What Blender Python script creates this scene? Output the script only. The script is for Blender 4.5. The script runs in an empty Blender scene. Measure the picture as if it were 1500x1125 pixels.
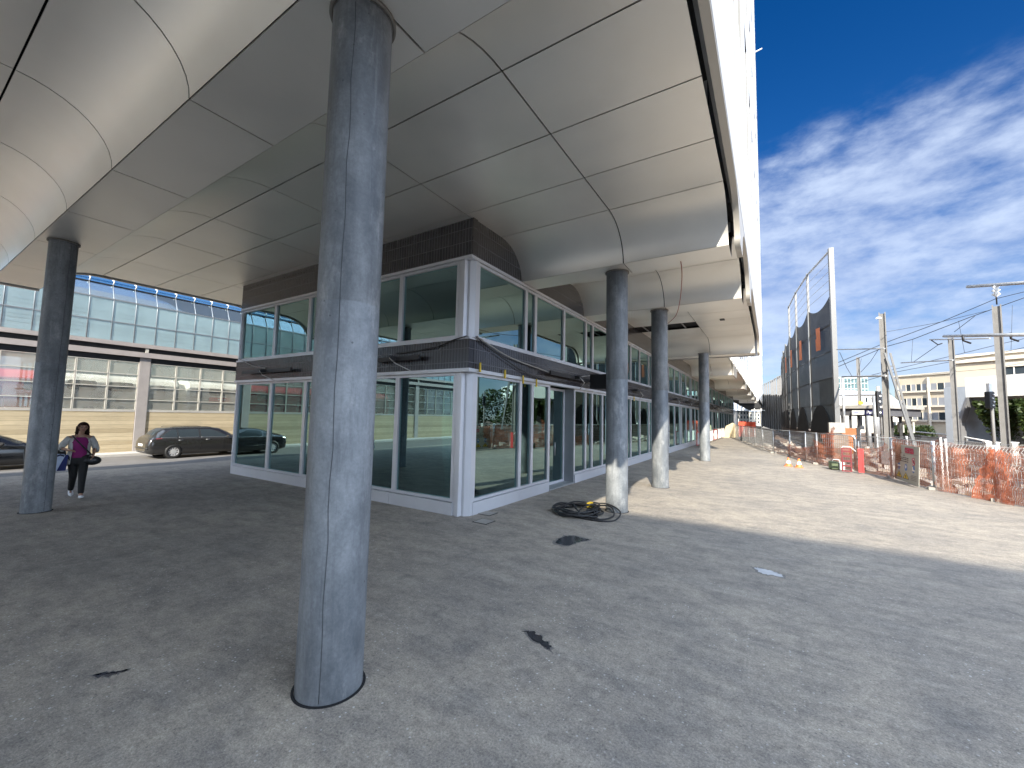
import bpy, math, random
from mathutils import Vector, Matrix
random.seed(7)
rad = math.radians
S = bpy.context.scene
COL = S.collection
H = 2.1

# ------------------------------------------------------------------ camera
YAW, PIT, ROL, FPX = 0.56252007, 0.07563951, 0.02088876, 603.0
fwd = Vector((-math.sin(YAW)*math.cos(PIT), math.cos(YAW)*math.cos(PIT), math.sin(PIT)))
rt = Vector((math.cos(YAW), math.sin(YAW), 0)); up = rt.cross(fwd)
r2 = rt*math.cos(ROL)+up*math.sin(ROL); u2 = -rt*math.sin(ROL)+up*math.cos(ROL)
cd = bpy.data.cameras.new('camera'); cam = bpy.data.objects.new('camera', cd); COL.objects.link(cam)
cam.matrix_world = Matrix(((r2.x, u2.x, -fwd.x, 0), (r2.y, u2.y, -fwd.y, 0), (r2.z, u2.z, -fwd.z, H), (0, 0, 0, 1)))
cd.sensor_width = 36; cd.lens = 36*FPX/1500; cd.clip_start = .05; cd.clip_end = 4000
S.camera = cam

def at(x, y, D):
    """point seen at photo pixel (x, y), D metres in front of the camera"""
    return Vector((0, 0, H)) + (fwd + r2*((x-750)/FPX) - u2*((y-562.5)/FPX))*D
def gnd(x, y, z=0.0):
    d = fwd + r2*((x-750)/FPX) - u2*((y-562.5)/FPX)
    return Vector((0, 0, H)) + d*((z-H)/d.z)

# ------------------------------------------------------------------ objects
ROOTS = {}
def tag(o, label=None, cat=None, group=None, kind=None):
    if label: o['label'] = label
    if cat: o['category'] = cat
    if group: o['group'] = group
    if kind: o['kind'] = kind
    return o
def thing(name, label, cat, loc, group=None, rz=0, local=False):
    o = bpy.data.objects.new(name, None); COL.objects.link(o)
    o.location = loc; o.rotation_euler = (0, 0, rz); o.empty_display_size = .2
    tag(o, label, cat, group)
    if not local: ROOTS[o] = Vector(loc)
    return o
def copy_tree(o, parent=None):
    c = o.copy(); COL.objects.link(c)
    if parent is not None: c.parent = parent
    for ch in list(o.children): copy_tree(ch, c)
    return c

class MB:
    def __init__(s): s.v = []; s.f = []; s.sm = []; s.uv = {}
    def q(s, pts, sm=False):
        n = len(s.v); s.v += [tuple(p) for p in pts]; s.f.append(tuple(range(n, n+len(pts)))); s.sm.append(sm); return s
    def box(s, x0, x1, y0, y1, z0, z1):
        n = len(s.v)
        s.v += [(x0,y0,z0),(x1,y0,z0),(x1,y1,z0),(x0,y1,z0),(x0,y0,z1),(x1,y0,z1),(x1,y1,z1),(x0,y1,z1)]
        for f in ((0,3,2,1),(4,5,6,7),(0,1,5,4),(1,2,6,5),(2,3,7,6),(3,0,4,7)):
            s.f.append(tuple(n+i for i in f)); s.sm.append(False)
        return s
    def bar(s, a, b, w, h, upv=(0,0,1)):
        a = Vector(a); b = Vector(b); d = (b-a).normalized(); u = Vector(upv)
        if abs(d.dot(u)) > .98: u = Vector((1,0,0))
        sx = d.cross(u).normalized(); sz = sx.cross(d).normalized()
        n = len(s.v)
        for p in (a, b):
            for i, j in ((-1,-1),(1,-1),(1,1),(-1,1)): s.v.append(tuple(p + sx*(w/2*i) + sz*(h/2*j)))
        for f in ((3,2,1,0),(4,5,6,7),(0,1,5,4),(1,2,6,5),(2,3,7,6),(3,0,4,7)):
            s.f.append(tuple(n+i for i in f)); s.sm.append(False)
        return s
    def tube(s, pts, r, n=8, cap=True, rs=None):
        pts = [Vector(p) for p in pts]; base = len(s.v); prev = None
        for i, p in enumerate(pts):
            d = (pts[min(i+1, len(pts)-1)]-pts[max(i-1, 0)]).normalized()
            if prev is None:
                u = Vector((0,0,1)) if abs(d.z) < .95 else Vector((1,0,0))
                sx = d.cross(u).normalized()
            else:
                sx = (prev - d*prev.dot(d)).normalized()
            prev = sx; sy = d.cross(sx); rr = rs[i] if rs else r
            for k in range(n):
                a = 2*math.pi*k/n; s.v.append(tuple(p + sx*(rr*math.cos(a)) + sy*(rr*math.sin(a))))
        for i in range(len(pts)-1):
            for k in range(n):
                a = base+i*n+k; b = base+i*n+(k+1) % n
                s.f.append((a, b, b+n, a+n)); s.sm.append(True)
        if cap:
            s.f.append(tuple(base+k for k in range(n))[::-1]); s.sm.append(False)
            e = base+(len(pts)-1)*n; s.f.append(tuple(e+k for k in range(n))); s.sm.append(False)
        return s
    def lathe(s, cx, cy, prof, n=48):
        base = len(s.v)
        for r, z in prof:
            for k in range(n):
                a = 2*math.pi*k/n; s.v.append((cx+r*math.cos(a), cy+r*math.sin(a), z))
        for i in range(len(prof)-1):
            for k in range(n):
                a = base+i*n+k; b = base+i*n+(k+1) % n
                s.f.append((a, b, b+n, a+n)); s.sm.append(True)
        return s
    def prism(s, poly, ext):
        """poly: list of 3-d points; ext: extrusion vector"""
        n = len(s.v); e = Vector(ext); m = len(poly)
        s.v += [tuple(p) for p in poly] + [tuple(Vector(p)+e) for p in poly]
        s.f.append(tuple(range(n, n+m))[::-1]); s.f.append(tuple(range(n+m, n+2*m))); s.sm += [False, False]
        for i in range(m):
            j = (i+1) % m; s.f.append((n+i, n+j, n+m+j, n+m+i)); s.sm.append(False)
        return s
    def grid(s, rows, sm=True, uvs=None):
        n = len(s.v); w = len(rows[0])
        for i, r in enumerate(rows):
            for j, p in enumerate(r):
                if uvs: s.uv[len(s.v)] = uvs[i][j]
                s.v.append(tuple(p))
        for i in range(len(rows)-1):
            for j in range(w-1):
                a = n+i*w+j; s.f.append((a, a+1, a+w+1, a+w)); s.sm.append(sm)
        return s
    def ring(s, a, b, t, d, nrm):
        """rectangular frame in the plane of a-b (opposite corners, vertical), bar t wide, d deep along nrm"""
        a = Vector(a); b = Vector(b); nrm = Vector(nrm)
        h = Vector((b.x-a.x, b.y-a.y, 0)); L = h.length; h.normalize(); z0, z1 = a.z, b.z
        def P(u, z, k): return tuple(Vector((a.x, a.y, 0)) + h*u + Vector((0,0,z)) + nrm*k)
        o = [(0,z0),(L,z0),(L,z1),(0,z1)]; i = [(t,z0+t),(L-t,z0+t),(L-t,z1-t),(t,z1-t)]
        n = len(s.v)
        for k in (0, d):
            s.v += [P(u,z,k) for u, z in o] + [P(u,z,k) for u, z in i]
        for k in range(4):
            j = (k+1) % 4
            s.f += [(n+k,n+j,n+4+j,n+4+k),(n+8+k,n+12+k,n+12+j,n+8+j),(n+k,n+8+k,n+8+j,n+j),(n+4+k,n+4+j,n+12+j,n+12+k)]
            s.sm += [False]*4
        return s
    def build(s, name, mat, parent=None, bevel=0, fix=True):
        me = bpy.data.meshes.new(name); me.from_pydata(s.v, [], s.f)
        me.polygons.foreach_set('use_smooth', s.sm)
        if s.uv:
            l = me.uv_layers.new(name='UVMap')
            for lp in me.loops: l.data[lp.index].uv = s.uv.get(lp.vertex_index, (0, 0))
        me.materials.append(mat); me.validate(); me.update()
        if fix:
            import bmesh
            bm = bmesh.new(); bm.from_mesh(me); bmesh.ops.recalc_face_normals(bm, faces=bm.faces); bm.to_mesh(me); bm.free()
        o = bpy.data.objects.new(name, me); COL.objects.link(o)
        if parent is not None:
            o.parent = parent
            if parent in ROOTS: o.matrix_parent_inverse = Matrix.Translation(-ROOTS[parent])
        if bevel:
            m = o.modifiers.new('b', 'BEVEL'); m.width = bevel; m.segments = 2; m.limit_method = 'ANGLE'; m.angle_limit = rad(40)
        return o

# ------------------------------------------------------------------ materials
class NT:
    def __init__(s, t): s.t = t
    def n(s, typ, **kw):
        nd = s.t.nodes.new(typ)
        for k, v in kw.items():
            if k.startswith('_'): setattr(nd, k[1:], v)
        for k, v in kw.items():
            if k.startswith('i'):
                key = k[1:]; key = int(key) if key.isdigit() else key.replace('0', ' ')
                if isinstance(v, bpy.types.NodeSocket): s.t.links.new(v, nd.inputs[key])
                else: nd.inputs[key].default_value = v
        return nd
    def l(s, a, b): s.t.links.new(a, b)
    def math(s, op, a, b=0.0, c=None, clamp=False):
        nd = s.n('ShaderNodeMath', _operation=op, i0=a, i1=b); nd.use_clamp = clamp
        if c is not None:
            if isinstance(c, bpy.types.NodeSocket): s.l(c, nd.inputs[2])
            else: nd.inputs[2].default_value = c
        return nd.outputs[0]
    def rng(s, v, a, b, c, d, smooth=False):
        nd = s.n('ShaderNodeMapRange', i0=v, i1=a, i2=b, i3=c, i4=d)
        if smooth: nd.interpolation_type = 'SMOOTHSTEP'
        return nd.outputs[0]
    def mix(s, f, a, b, mode='MIX'):
        nd = s.n('ShaderNodeMix', _data_type='RGBA', _blend_type=mode)
        for i, v in ((0, f), (6, a), (7, b)):
            if isinstance(v, bpy.types.NodeSocket): s.l(v, nd.inputs[i])
            else: nd.inputs[i].default_value = v if i == 0 else (*v[:3], 1)
        return nd.outputs[2]
    def noise(s, vec, scale, detail=5, rough=.55, stretch=None, off=None):
        if stretch or off:
            vec = s.n('ShaderNodeMapping', i0=vec, i3=stretch or (1,1,1), i1=off or (0,0,0)).outputs[0]
        return s.n('ShaderNodeTexNoise', i0=vec, i2=scale, i3=detail, i4=rough).outputs[0]
def new_mat(name):
    m = bpy.data.materials.new(name); m.use_nodes = True; t = m.node_tree; t.nodes.clear()
    return m, NT(t), t.nodes.new('ShaderNodeOutputMaterial')
def M(name, col, rough=.6, metal=0., var=.12, vs=2.5, bump=0., bs=60, coat=0., stretch=None, emit=None, spec=.5, trans=0.):
    m, N, out = new_mat(name)
    tc = N.n('ShaderNodeTexCoord').outputs[3]
    p = N.n('ShaderNodeBsdfPrincipled')
    nz = N.noise(tc, vs, 6, .6, stretch)
    k = N.rng(nz, .25, .75, 1-var, 1+var)
    c = N.mix(1., col, N.n('ShaderNodeCombineColor', i0=k, i1=k, i2=k).outputs[0], 'MULTIPLY')
    N.l(c, p.inputs['Base Color'])
    N.l(N.rng(nz, .25, .75, max(0, rough-.06), min(1, rough+.06)), p.inputs['Roughness'])
    p.inputs['Metallic'].default_value = metal; p.inputs['Coat Weight'].default_value = coat
    p.inputs['Specular IOR Level'].default_value = spec
    if bump:
        b = N.n('ShaderNodeBump', iStrength=bump, iDistance=.01, iHeight=N.noise(tc, bs, 4, .6, stretch)); N.l(b.outputs[0], p.inputs['Normal'])
    if emit: p.inputs['Emission Color'].default_value = (*emit, 1); p.inputs['Emission Strength'].default_value = 1
    if trans:
        tl = N.n('ShaderNodeBsdfTranslucent'); N.l(c, tl.inputs[0])
        N.l(N.n('ShaderNodeMixShader', i0=trans, i1=p.outputs[0], i2=tl.outputs[0]).outputs[0], out.inputs[0])
    else: N.l(p.outputs[0], out.inputs[0])
    return m
def glass(name, tint, rmin=.2, rcol=(.9,.96,.96), rough=0.0, wob=0.0, milk=0., milkcol=(.7,.75,.75)):
    m, N, out = new_mat(name)
    g = N.n('ShaderNodeBsdfAnisotropic' if False else 'ShaderNodeBsdfGlossy'); g.inputs['Color'].default_value = (*rcol, 1); g.inputs['Roughness'].default_value = rough
    tc = N.n('ShaderNodeTexCoord').outputs[3]
    if wob:
        b = N.n('ShaderNodeBump', iStrength=wob, iDistance=.02, iHeight=N.noise(tc, .9, 1, .4)); N.l(b.outputs[0], g.inputs['Normal'])
    t = N.n('ShaderNodeBsdfTransparent'); t.inputs[0].default_value = (*tint, 1)
    fr = N.n('ShaderNodeFresnel', i0=1.5).outputs[0]
    f = N.math('MULTIPLY_ADD', fr, 1-rmin, rmin, clamp=True)
    base = t.outputs[0]
    if milk:
        d = N.n('ShaderNodeBsdfDiffuse'); d.inputs[0].default_value = (*milkcol, 1)
        fac = N.rng(N.noise(tc, .8, 1, .4), .3, .7, milk*.75, milk*1.25)
        tl = N.n('ShaderNodeBsdfTranslucent'); tl.inputs[0].default_value = (*milkcol, 1)
        base = N.n('ShaderNodeMixShader', i0=fac, i1=base, i2=N.n('ShaderNodeMixShader', i0=.4, i1=d.outputs[0], i2=tl.outputs[0]).outputs[0]).outputs[0]
    N.l(N.n('ShaderNodeMixShader', i0=f, i1=base, i2=g.outputs[0]).outputs[0], out.inputs[0])
    return m

def mat_plaza():
    m, N, out = new_mat('plaza_screed')
    tc = N.n('ShaderNodeTexCoord').outputs[3]
    p = N.n('ShaderNodeBsdfPrincipled')
    big = N.noise(tc, .35, 6, .62); mid = N.noise(tc, 2.2, 8, .7, (1,1.5,1)); fine = N.noise(tc, 60, 4, .7)
    streak = N.noise(tc, 1.1, 6, .7, (.35, 2.4, 1))
    c = N.mix(N.rng(big, .35, .68, 0, 1), (.262,.232,.195), (.39,.338,.268))
    c = N.mix(N.rng(mid, .42, .72, 0, .8), c, (.15,.140,.13))
    c = N.mix(N.rng(streak, .52, .75, 0, .35), c, (.43,.39,.33))
    c = N.mix(N.rng(N.noise(tc, .9, 6, .7, None, (7,3,0)), .58, .72, 0, .5), c, (.15,.142,.135))
    k = N.math('MULTIPLY', N.rng(fine, .3, .7, .62, 1.38), N.math('MULTIPLY', N.rng(N.noise(tc, 13, 8, .78), .32, .68, .72, 1.28), N.rng(N.noise(tc, 150, 3, .7), .3, .7, .75, 1.25))); c = N.mix(1., c, N.n('ShaderNodeCombineColor', i0=k, i1=k, i2=k).outputs[0], 'MULTIPLY')
    vo = N.n('ShaderNodeTexVoronoi', i0=tc, i2=30.0)
    rnd = N.n('ShaderNodeSeparateColor', i0=vo.outputs[1]).outputs[0]
    dot = N.math('MULTIPLY', N.math('LESS_THAN', vo.outputs[0], .24), N.math('GREATER_THAN', rnd, .85))
    dot = N.math('MULTIPLY', dot, N.rng(N.noise(tc, .8, 4), .42, .62, .15, 1))
    c = N.mix(N.math('MULTIPLY', dot, .65), c, (.72,.70,.66))
    dk = N.math('MULTIPLY', N.math('LESS_THAN', vo.outputs[0], .22), N.math('LESS_THAN', rnd, .16)); c = N.mix(N.math('MULTIPLY', dk, .5), c, (.06,.058,.055))
    N.l(c, p.inputs['Base Color'])
    N.l(N.rng(mid, .3, .7, .62, .85), p.inputs['Roughness'])
    hgt = N.math('ADD', N.math('MULTIPLY', fine, .6), N.math('ADD', N.math('MULTIPLY', mid, .7), N.math('MULTIPLY', dot, .3)))
    b = N.n('ShaderNodeBump', iStrength=.8, iDistance=.014, iHeight=hgt); N.l(b.outputs[0], p.inputs['Normal'])
    N.l(p.outputs[0], out.inputs[0]); return m
def mat_concrete_col():
    m, N, out = new_mat('column_concrete')
    tc = N.n('ShaderNodeTexCoord').outputs[3]; oi = N.n('ShaderNodeObjectInfo').outputs['Random']
    off = N.n('ShaderNodeCombineXYZ', i0=N.math('MULTIPLY', oi, 31), i1=N.math('MULTIPLY', oi, 17), i2=N.math('MULTIPLY', oi, 9)).outputs[0]
    v = N.n('ShaderNodeVectorMath', _operation='ADD', i0=tc, i1=off).outputs[0]
    p = N.n('ShaderNodeBsdfPrincipled')
    a = N.noise(v, 1.6, 7, .68, (1,1,.6)); bns = N.noise(v, 5, 8, .72, (1.6,1.6,.22)); f = N.noise(v, 38, 4, .7)
    c = N.mix(N.rng(a, .38, .62, 0, 1), (.115,.127,.138), (.27,.285,.295))
    c = N.mix(N.rng(bns, .50, .66, 0, .75), c, (.115,.125,.135))
    drip = N.noise(v, 9, 7, .7, (1.6,1.6,.06), (5,2,0)); c = N.mix(N.rng(drip, .58, .72, 0, .35), c, (.42,.43,.43)); c = N.mix(N.rng(drip, .42, .32, 0, .35), c, (.10,.11,.12))
    c = N.mix(N.rng(N.noise(v, 3, 6, .7, (1.2,1.2,.5), (3,1,5)), .56, .72, 0, .55), c, (.47,.47,.46))
    k = N.rng(f, .3, .7, .86, 1.13); c = N.mix(1., c, N.n('ShaderNodeCombineColor', i0=k, i1=k, i2=k).outputs[0], 'MULTIPLY')
    vo = N.n('ShaderNodeTexVoronoi', i0=v, i2=16.0); rnd = N.n('ShaderNodeSeparateColor', i0=vo.outputs[1]).outputs[0]
    pore = N.math('MULTIPLY', N.math('LESS_THAN', vo.outputs[0], .13), N.math('GREATER_THAN', rnd, .9))
    c = N.mix(N.math('MULTIPLY', pore, .75), c, (.06,.065,.07))
    N.l(c, p.inputs['Base Color']); N.l(N.rng(a, .3, .7, .42, .62), p.inputs['Roughness'])
    hg = N.math('SUBTRACT', N.math('ADD', N.math('MULTIPLY', f, .35), N.math('MULTIPLY', bns, .7)), pore)
    b = N.n('ShaderNodeBump', iStrength=.4, iDistance=.008, iHeight=hg); N.l(b.outputs[0], p.inputs['Normal'])
    N.l(p.outputs[0], out.inputs[0]); return m
def mat_tiles(axis):
    m, N, out = new_mat('dark_glazed_tile_'+axis)
    tc = N.n('ShaderNodeTexCoord').outputs[3]
    s = N.n('ShaderNodeSeparateXYZ', i0=tc)
    v = N.n('ShaderNodeCombineXYZ', i0=s.outputs[0 if axis == 'x' else 1], i1=s.outputs[2]).outputs[0]
    br = N.n('ShaderNodeTexBrick', _offset=0.0, _squash=1.0, i0=v)
    br.inputs['Scale'].default_value = 1; br.inputs['Brick Width'].default_value = .082; br.inputs['Row Height'].default_value = .29
    br.inputs['Mortar Size'].default_value = .0085; br.inputs['Mortar Smooth'].default_value = .2
    br.inputs['Color1'].default_value = (.020,.018,.022,1); br.inputs['Color2'].default_value = (.026,.024,.029,1); br.inputs['Mortar'].default_value = (.095,.092,.10,1)
    p = N.n('ShaderNodeBsdfPrincipled'); N.l(br.outputs[0], p.inputs['Base Color'])
    p.inputs['Roughness'].default_value = .24; p.inputs['Specular IOR Level'].default_value = .6
    b = N.n('ShaderNodeBump', iStrength=.2, iDistance=.004, iHeight=N.math('MULTIPLY', br.outputs[1], -1)); N.l(b.outputs[0], p.inputs['Normal'])
    N.l(p.outputs[0], out.inputs[0]); return m
def mat_soffit():
    m, N, out = new_mat('soffit_champagne_metal')
    tc = N.n('ShaderNodeTexCoord').outputs[3]
    p = N.n('ShaderNodeBsdfPrincipled')
    k = N.rng(N.noise(tc, .7, 4, .5), .3, .7, .95, 1.05); oi = N.n('ShaderNodeObjectInfo').outputs['Random']
    k = N.math('MULTIPLY', k, N.rng(oi, 0, 1, .965, 1.03))
    c = N.mix(1., (.90,.875,.825), N.n('ShaderNodeCombineColor', i0=k, i1=k, i2=k).outputs[0], 'MULTIPLY')
    N.l(c, p.inputs['Base Color']); p.inputs['Metallic'].default_value = .72
    N.l(N.rng(N.noise(tc, 1.4, 4), .3, .7, .40, .48), p.inputs['Roughness'])
    b = N.n('ShaderNodeBump', iStrength=.06, iDistance=.02, iHeight=N.noise(tc, 1.1, 2, .4)); N.l(b.outputs[0], p.inputs['Normal'])
    N.l(p.outputs[0], out.inputs[0]); return m
def mat_boards(axis='y'):
    m, N, out = new_mat('board_marked_concrete')
    tc = N.n('ShaderNodeTexCoord').outputs[3]; s = N.n('ShaderNodeSeparateXYZ', i0=tc)
    z = N.math('DIVIDE', s.outputs[2], .2); fr = N.math('FRACT', N.math('ADD', z, 50)); cell = N.math('FLOOR', z)
    ln = N.math('LESS_THAN', fr, .09)
    wn = N.n('ShaderNodeTexWhiteNoise', _noise_dimensions='1D', i1=cell).outputs[0]
    c = N.mix(wn, (.42,.345,.225), (.58,.49,.335))
    st = N.noise(tc, .5, 7, .68); c = N.mix(N.rng(st, .5, .75, 0, .6), c, (.33,.28,.2))
    gr = N.noise(tc, 7, 6, .65, (1,.25,3)); k = N.rng(gr, .3, .7, .87, 1.12)
    c = N.mix(1., c, N.n('ShaderNodeCombineColor', i0=k, i1=k, i2=k).outputs[0], 'MULTIPLY')
    c = N.mix(N.math('MULTIPLY', ln, .5), c, (.22,.18,.12))
    p = N.n('ShaderNodeBsdfPrincipled', iRoughness=.85); N.l(c, p.inputs['Base Color'])
    b = N.n('ShaderNodeBump', iStrength=.5, iDistance=.02, iHeight=N.math('MULTIPLY_ADD', ln, -1, gr)); N.l(b.outputs[0], p.inputs['Normal'])
    N.l(p.outputs[0], out.inputs[0]); return m
def mat_net(name, col, cell=.075, w=.36):
    m, N, out = new_mat(name)
    uv = N.n('ShaderNodeTexCoord').outputs[2]; s = N.n('ShaderNodeSeparateXYZ', i0=uv)
    h = None
    for i, ww in ((0, w), (1, w*.8)):
        a = N.math('LESS_THAN', N.math('FRACT', N.math('DIVIDE', s.outputs[i], cell if i == 0 else cell*.62)), ww)
        h = a if h is None else N.math('MAXIMUM', h, a)
    d = N.n('ShaderNodeBsdfPrincipled', iRoughness=.5); tl = N.n('ShaderNodeBsdfTranslucent')
    k = N.rng(N.noise(uv, 2, 4), .3, .7, .75, 1.2); c = N.mix(1., col, N.n('ShaderNodeCombineColor', i0=k, i1=k, i2=k).outputs[0], 'MULTIPLY')
    N.l(c, d.inputs['Base Color']); N.l(c, tl.inputs[0])
    sh = N.n('ShaderNodeMixShader', i0=.35, i1=d.outputs[0], i2=tl.outputs[0]).outputs[0]
    N.l(N.n('ShaderNodeMixShader', i0=h, i1=N.n('ShaderNodeBsdfTransparent').outputs[0], i2=sh).outputs[0], out.inputs[0]); return m
def mat_soil():
    m, N, out = new_mat('site_soil')
    tc = N.n('ShaderNodeTexCoord').outputs[3]
    c = N.mix(N.rng(N.noise(tc, .6, 8, .7), .35, .65, 0, 1), (.10,.055,.036), (.22,.14,.095))
    c = N.mix(N.rng(N.noise(tc, 3, 8, .75, None, (4,2,1)), .52, .62, 0, .8), c, (.30,.23,.18))
    c = N.mix(N.rng(N.noise(tc, .25, 4, .6, None, (9,2,1)), .5, .7, 0, .6), c, (.19,.17,.15))
    p = N.n('ShaderNodeBsdfPrincipled', iRoughness=.95); N.l(c, p.inputs['Base Color'])
    b = N.n('ShaderNodeBump', iStrength=1., iDistance=.08, iHeight=N.noise(tc, 5, 8, .75)); N.l(b.outputs[0], p.inputs['Normal'])
    N.l(p.outputs[0], out.inputs[0]); return m

m_plaza = mat_plaza(); m_col = mat_concrete_col(); m_tx = mat_tiles('x'); m_ty = mat_tiles('y'); m_sof = mat_soffit(); m_boards = mat_boards()
m_black = M('black_void', (.006,.006,.007), .9, 0, .1)
m_alu = M('silver_aluminium', (.64,.65,.68), .38, .35, .05, 1.5)
m_alud = M('shaded_aluminium_groove', (.06,.06,.065), .5, .3)
m_glass = glass('tinted_glass', (.19,.37,.35), .25, (.64,.95,.95), 0, .02)
m_white = M('white_facade_panel', (.82,.81,.79), .45, 0, .03, .6)
m_fascia = M('beige_fascia_metal', (.56,.53,.48), .42, .3, .05, .8)
m_winglass = M('dark_window_glass', (.03,.04,.048), .08, 0, .15, .3, spec=.22)
m_steel = M('galvanised_steel', (.42,.43,.44), .45, .6, .18, 6, .15, 30)
m_steeld = M('painted_mast_steel', (.17,.165,.16), .6, .1, .2, 3, .2, 20)
m_dark = M('dark_steel', (.03,.03,.032), .5, .3, .2)
m_conc = M('grey_concrete', (.34,.32,.29), .85, 0, .2, 1.2, .4, 25)
m_conc_l = M('light_concrete', (.5,.48,.45), .85, 0, .15, 1.2, .3, 25)
m_asph = M('road_asphalt', (.16,.152,.145), .85, 0, .2, 1.5, .5, 70)
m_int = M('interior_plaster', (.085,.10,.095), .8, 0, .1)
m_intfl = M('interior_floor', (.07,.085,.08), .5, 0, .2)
m_rubber = M('black_rubber', (.018,.018,.019), .55, 0, .2, 9, .2, 60)
m_yellow = M('yellow_plastic', (.75,.52,.04), .4, 0, .05)
m_red = M('red_plastic', (.48,.05,.05), .4, 0, .08)
m_whitep = M('white_plastic', (.78,.78,.76), .4, 0, .05)
m_soil = mat_soil(); m_net = mat_net('orange_netting', (.50,.18,.10), .05, .33); m_netd = mat_net('orange_netting_bunched', (.60,.18,.09), .04, .46)

def smooth(a, b, t):
    t = max(0, min(1, (t-a)/(b-a))); return t*t*(3-2*t)

# ------------------------------------------------------------------ world, sun
SUN_EL, SUN_DIR = 30.0, Vector((.31, -.95, 0)).normalized()
w = bpy.data.worlds.new('World'); S.world = w; w.use_nodes = True; w.node_tree.nodes.clear()
N = NT(w.node_tree)
sky = N.n('ShaderNodeTexSky', _sky_type='NISHITA', _sun_disc=False, _sun_elevation=rad(SUN_EL), _altitude=300.0, _air_density=1.0, _dust_density=.35, _ozone_density=2.2)
sky.sun_rotation = math.atan2(SUN_DIR.x, SUN_DIR.y)
tcw = N.n('ShaderNodeTexCoord').outputs[0]
d1, d2 = (at(1110, 205, 1)-Vector((0,0,H))).normalized(), (at(1500, 62, 1)-Vector((0,0,H))).normalized()
nn = d2.cross(d1).normalized()
if nn.z > 0: nn = -nn            # positive below the cloud edge
side = N.n('ShaderNodeVectorMath', _operation='DOT_PRODUCT', i0=tcw, i1=tuple(nn)).outputs['Value']
sp = N.n('ShaderNodeSeparateXYZ', i0=tcw)
zz = N.math('ADD', N.math('MAXIMUM', sp.outputs[2], 0.0), .12)
pl = N.n('ShaderNodeCombineXYZ', i0=N.math('DIVIDE', sp.outputs[0], zz), i1=N.math('DIVIDE', sp.outputs[1], zz)).outputs[0]
rot = N.n('ShaderNodeMapping', i0=pl, i2=(0,0,rad(-25)), i3=(1.0,1.7,1)).outputs[0]
dirv = N.n('ShaderNodeMapping', i0=tcw, i2=(rad(14),rad(-10),rad(20)), i3=(1.0,1.0,2.3)).outputs[0]
nA = N.math('ADD', N.math('MULTIPLY', N.noise(dirv, 3.2, 9, .58), .7), N.math('MULTIPLY', N.noise(rot, .9, 9, .58), .3)); nB = N.noise(dirv, 11, 8, .6, None, (3,1,0))
nz = N.math('ADD', N.math('MULTIPLY', nA, .6), N.math('MULTIPLY', nB, .4))
cov = N.rng(side, -.02, .12, -.12, .10)
cl = N.rng(N.math('ADD', nz, cov), .38, .66, 0, 1, True)
cl = N.math('MULTIPLY', cl, N.rng(side, -.035, .05, 0, 1, True))
hs = N.n('ShaderNodeHueSaturation', i0=.514, i1=1.42, i2=.70, i4=sky.outputs[0]).outputs[0]
cc = N.mix(N.rng(nB, .3, .7, 0, 1), (2.6,3.2,4.7), (4.0,4.7,6.0))
fin = N.mix(N.math('MULTIPLY', cl, .82), hs, cc)
bd = N.n('ShaderNodeVectorMath', _operation='DOT_PRODUCT', i0=tcw, i1=tuple(Vector((.45, -.85, .30)).normalized())).outputs['Value']
bk = N.math('MULTIPLY', N.rng(bd, .05, .55, 0, 1, True), N.rng(nz, .30, .50, 0, 1, True))
fin = N.mix(bk, fin, (16., 19.3, 24.5))  # bright cloud bank added in the unseen rear sky to fill the shade
bg = N.n('ShaderNodeBackground', iStrength=.05); N.l(fin, bg.inputs[0])
N.l(bg.outputs[0], N.n('ShaderNodeOutputWorld').inputs[0])
sl = bpy.data.lights.new('sun', 'SUN'); sl.energy = 2.75; sl.angle = rad(.53); sl.color = (1, .925, .79)
so = bpy.data.objects.new('sun', sl); COL.objects.link(so)
sd = Vector((SUN_DIR.x*math.cos(rad(SUN_EL)), SUN_DIR.y*math.cos(rad(SUN_EL)), math.sin(rad(SUN_EL))))
so.rotation_euler = sd.to_track_quat('Z', 'Y').to_euler(); so.location = sd*60
vs = S.view_settings; S.display_settings.display_device = 'sRGB'
vs.view_transform = 'Standard'; vs.look = 'None'; vs.gamma = 1; vs.use_curve_mapping = False; vs.exposure = 1.9
cy = S.cycles
cy.max_bounces = 10; cy.diffuse_bounces = 5; cy.glossy_bounces = 5; cy.transparent_max_bounces = 40; cy.caustics_reflective = False; cy.caustics_refractive = False
cy.sample_clamp_indirect = 6; cy.use_denoising = True; cy.blur_glossy = .5

# ------------------------------------------------------------------ ground
FENCE = [(8.6, 9.5), (7.6, 11.8), (6.45, 14.3), (5.24, 16.94), (4.36, 18.5), (3.85, 21.2), (3.05, 23.3), (1.85, 25.4), (1.5, 27.2), (.87, 29.5), (.06, 31.9), (-.58, 35.6), (-1.2, 39.7), (-2.3, 46.3), (-3.5, 53.9), (-3.7, 64), (-3.2, 80)]
def fx(y):
    if y <= FENCE[0][1]: return FENCE[0][0] + (FENCE[0][1]-y)*.45
    for (a, b), (c, d) in zip(FENCE, FENCE[1:]):
        if y <= d: return a+(c-a)*(y-b)/(d-b)
    return FENCE[-1][0]
mb = MB(); ys = [-60, -40, -25, -15, -8, -4, 0, 3, 6, 9, 12, 15, 18, 21, 24, 28, 32, 36, 42, 48, 54, 64, 80, 120, 180]
rows = []
for y in ys:
    xr = fx(y)+.12 if y > -8 else 40
    rows.append([(-21.6, y, -.29), (-20.6, y, -.21), (-19.2, y, -.1), (-17, y, 0), (-8, y, 0), (-2.5, y, 0), (xr, y, 0), (xr+.02, y, -.3)])
mb.grid(rows, sm=False); tag(mb.build('plaza', m_plaza), kind='structure')
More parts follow.
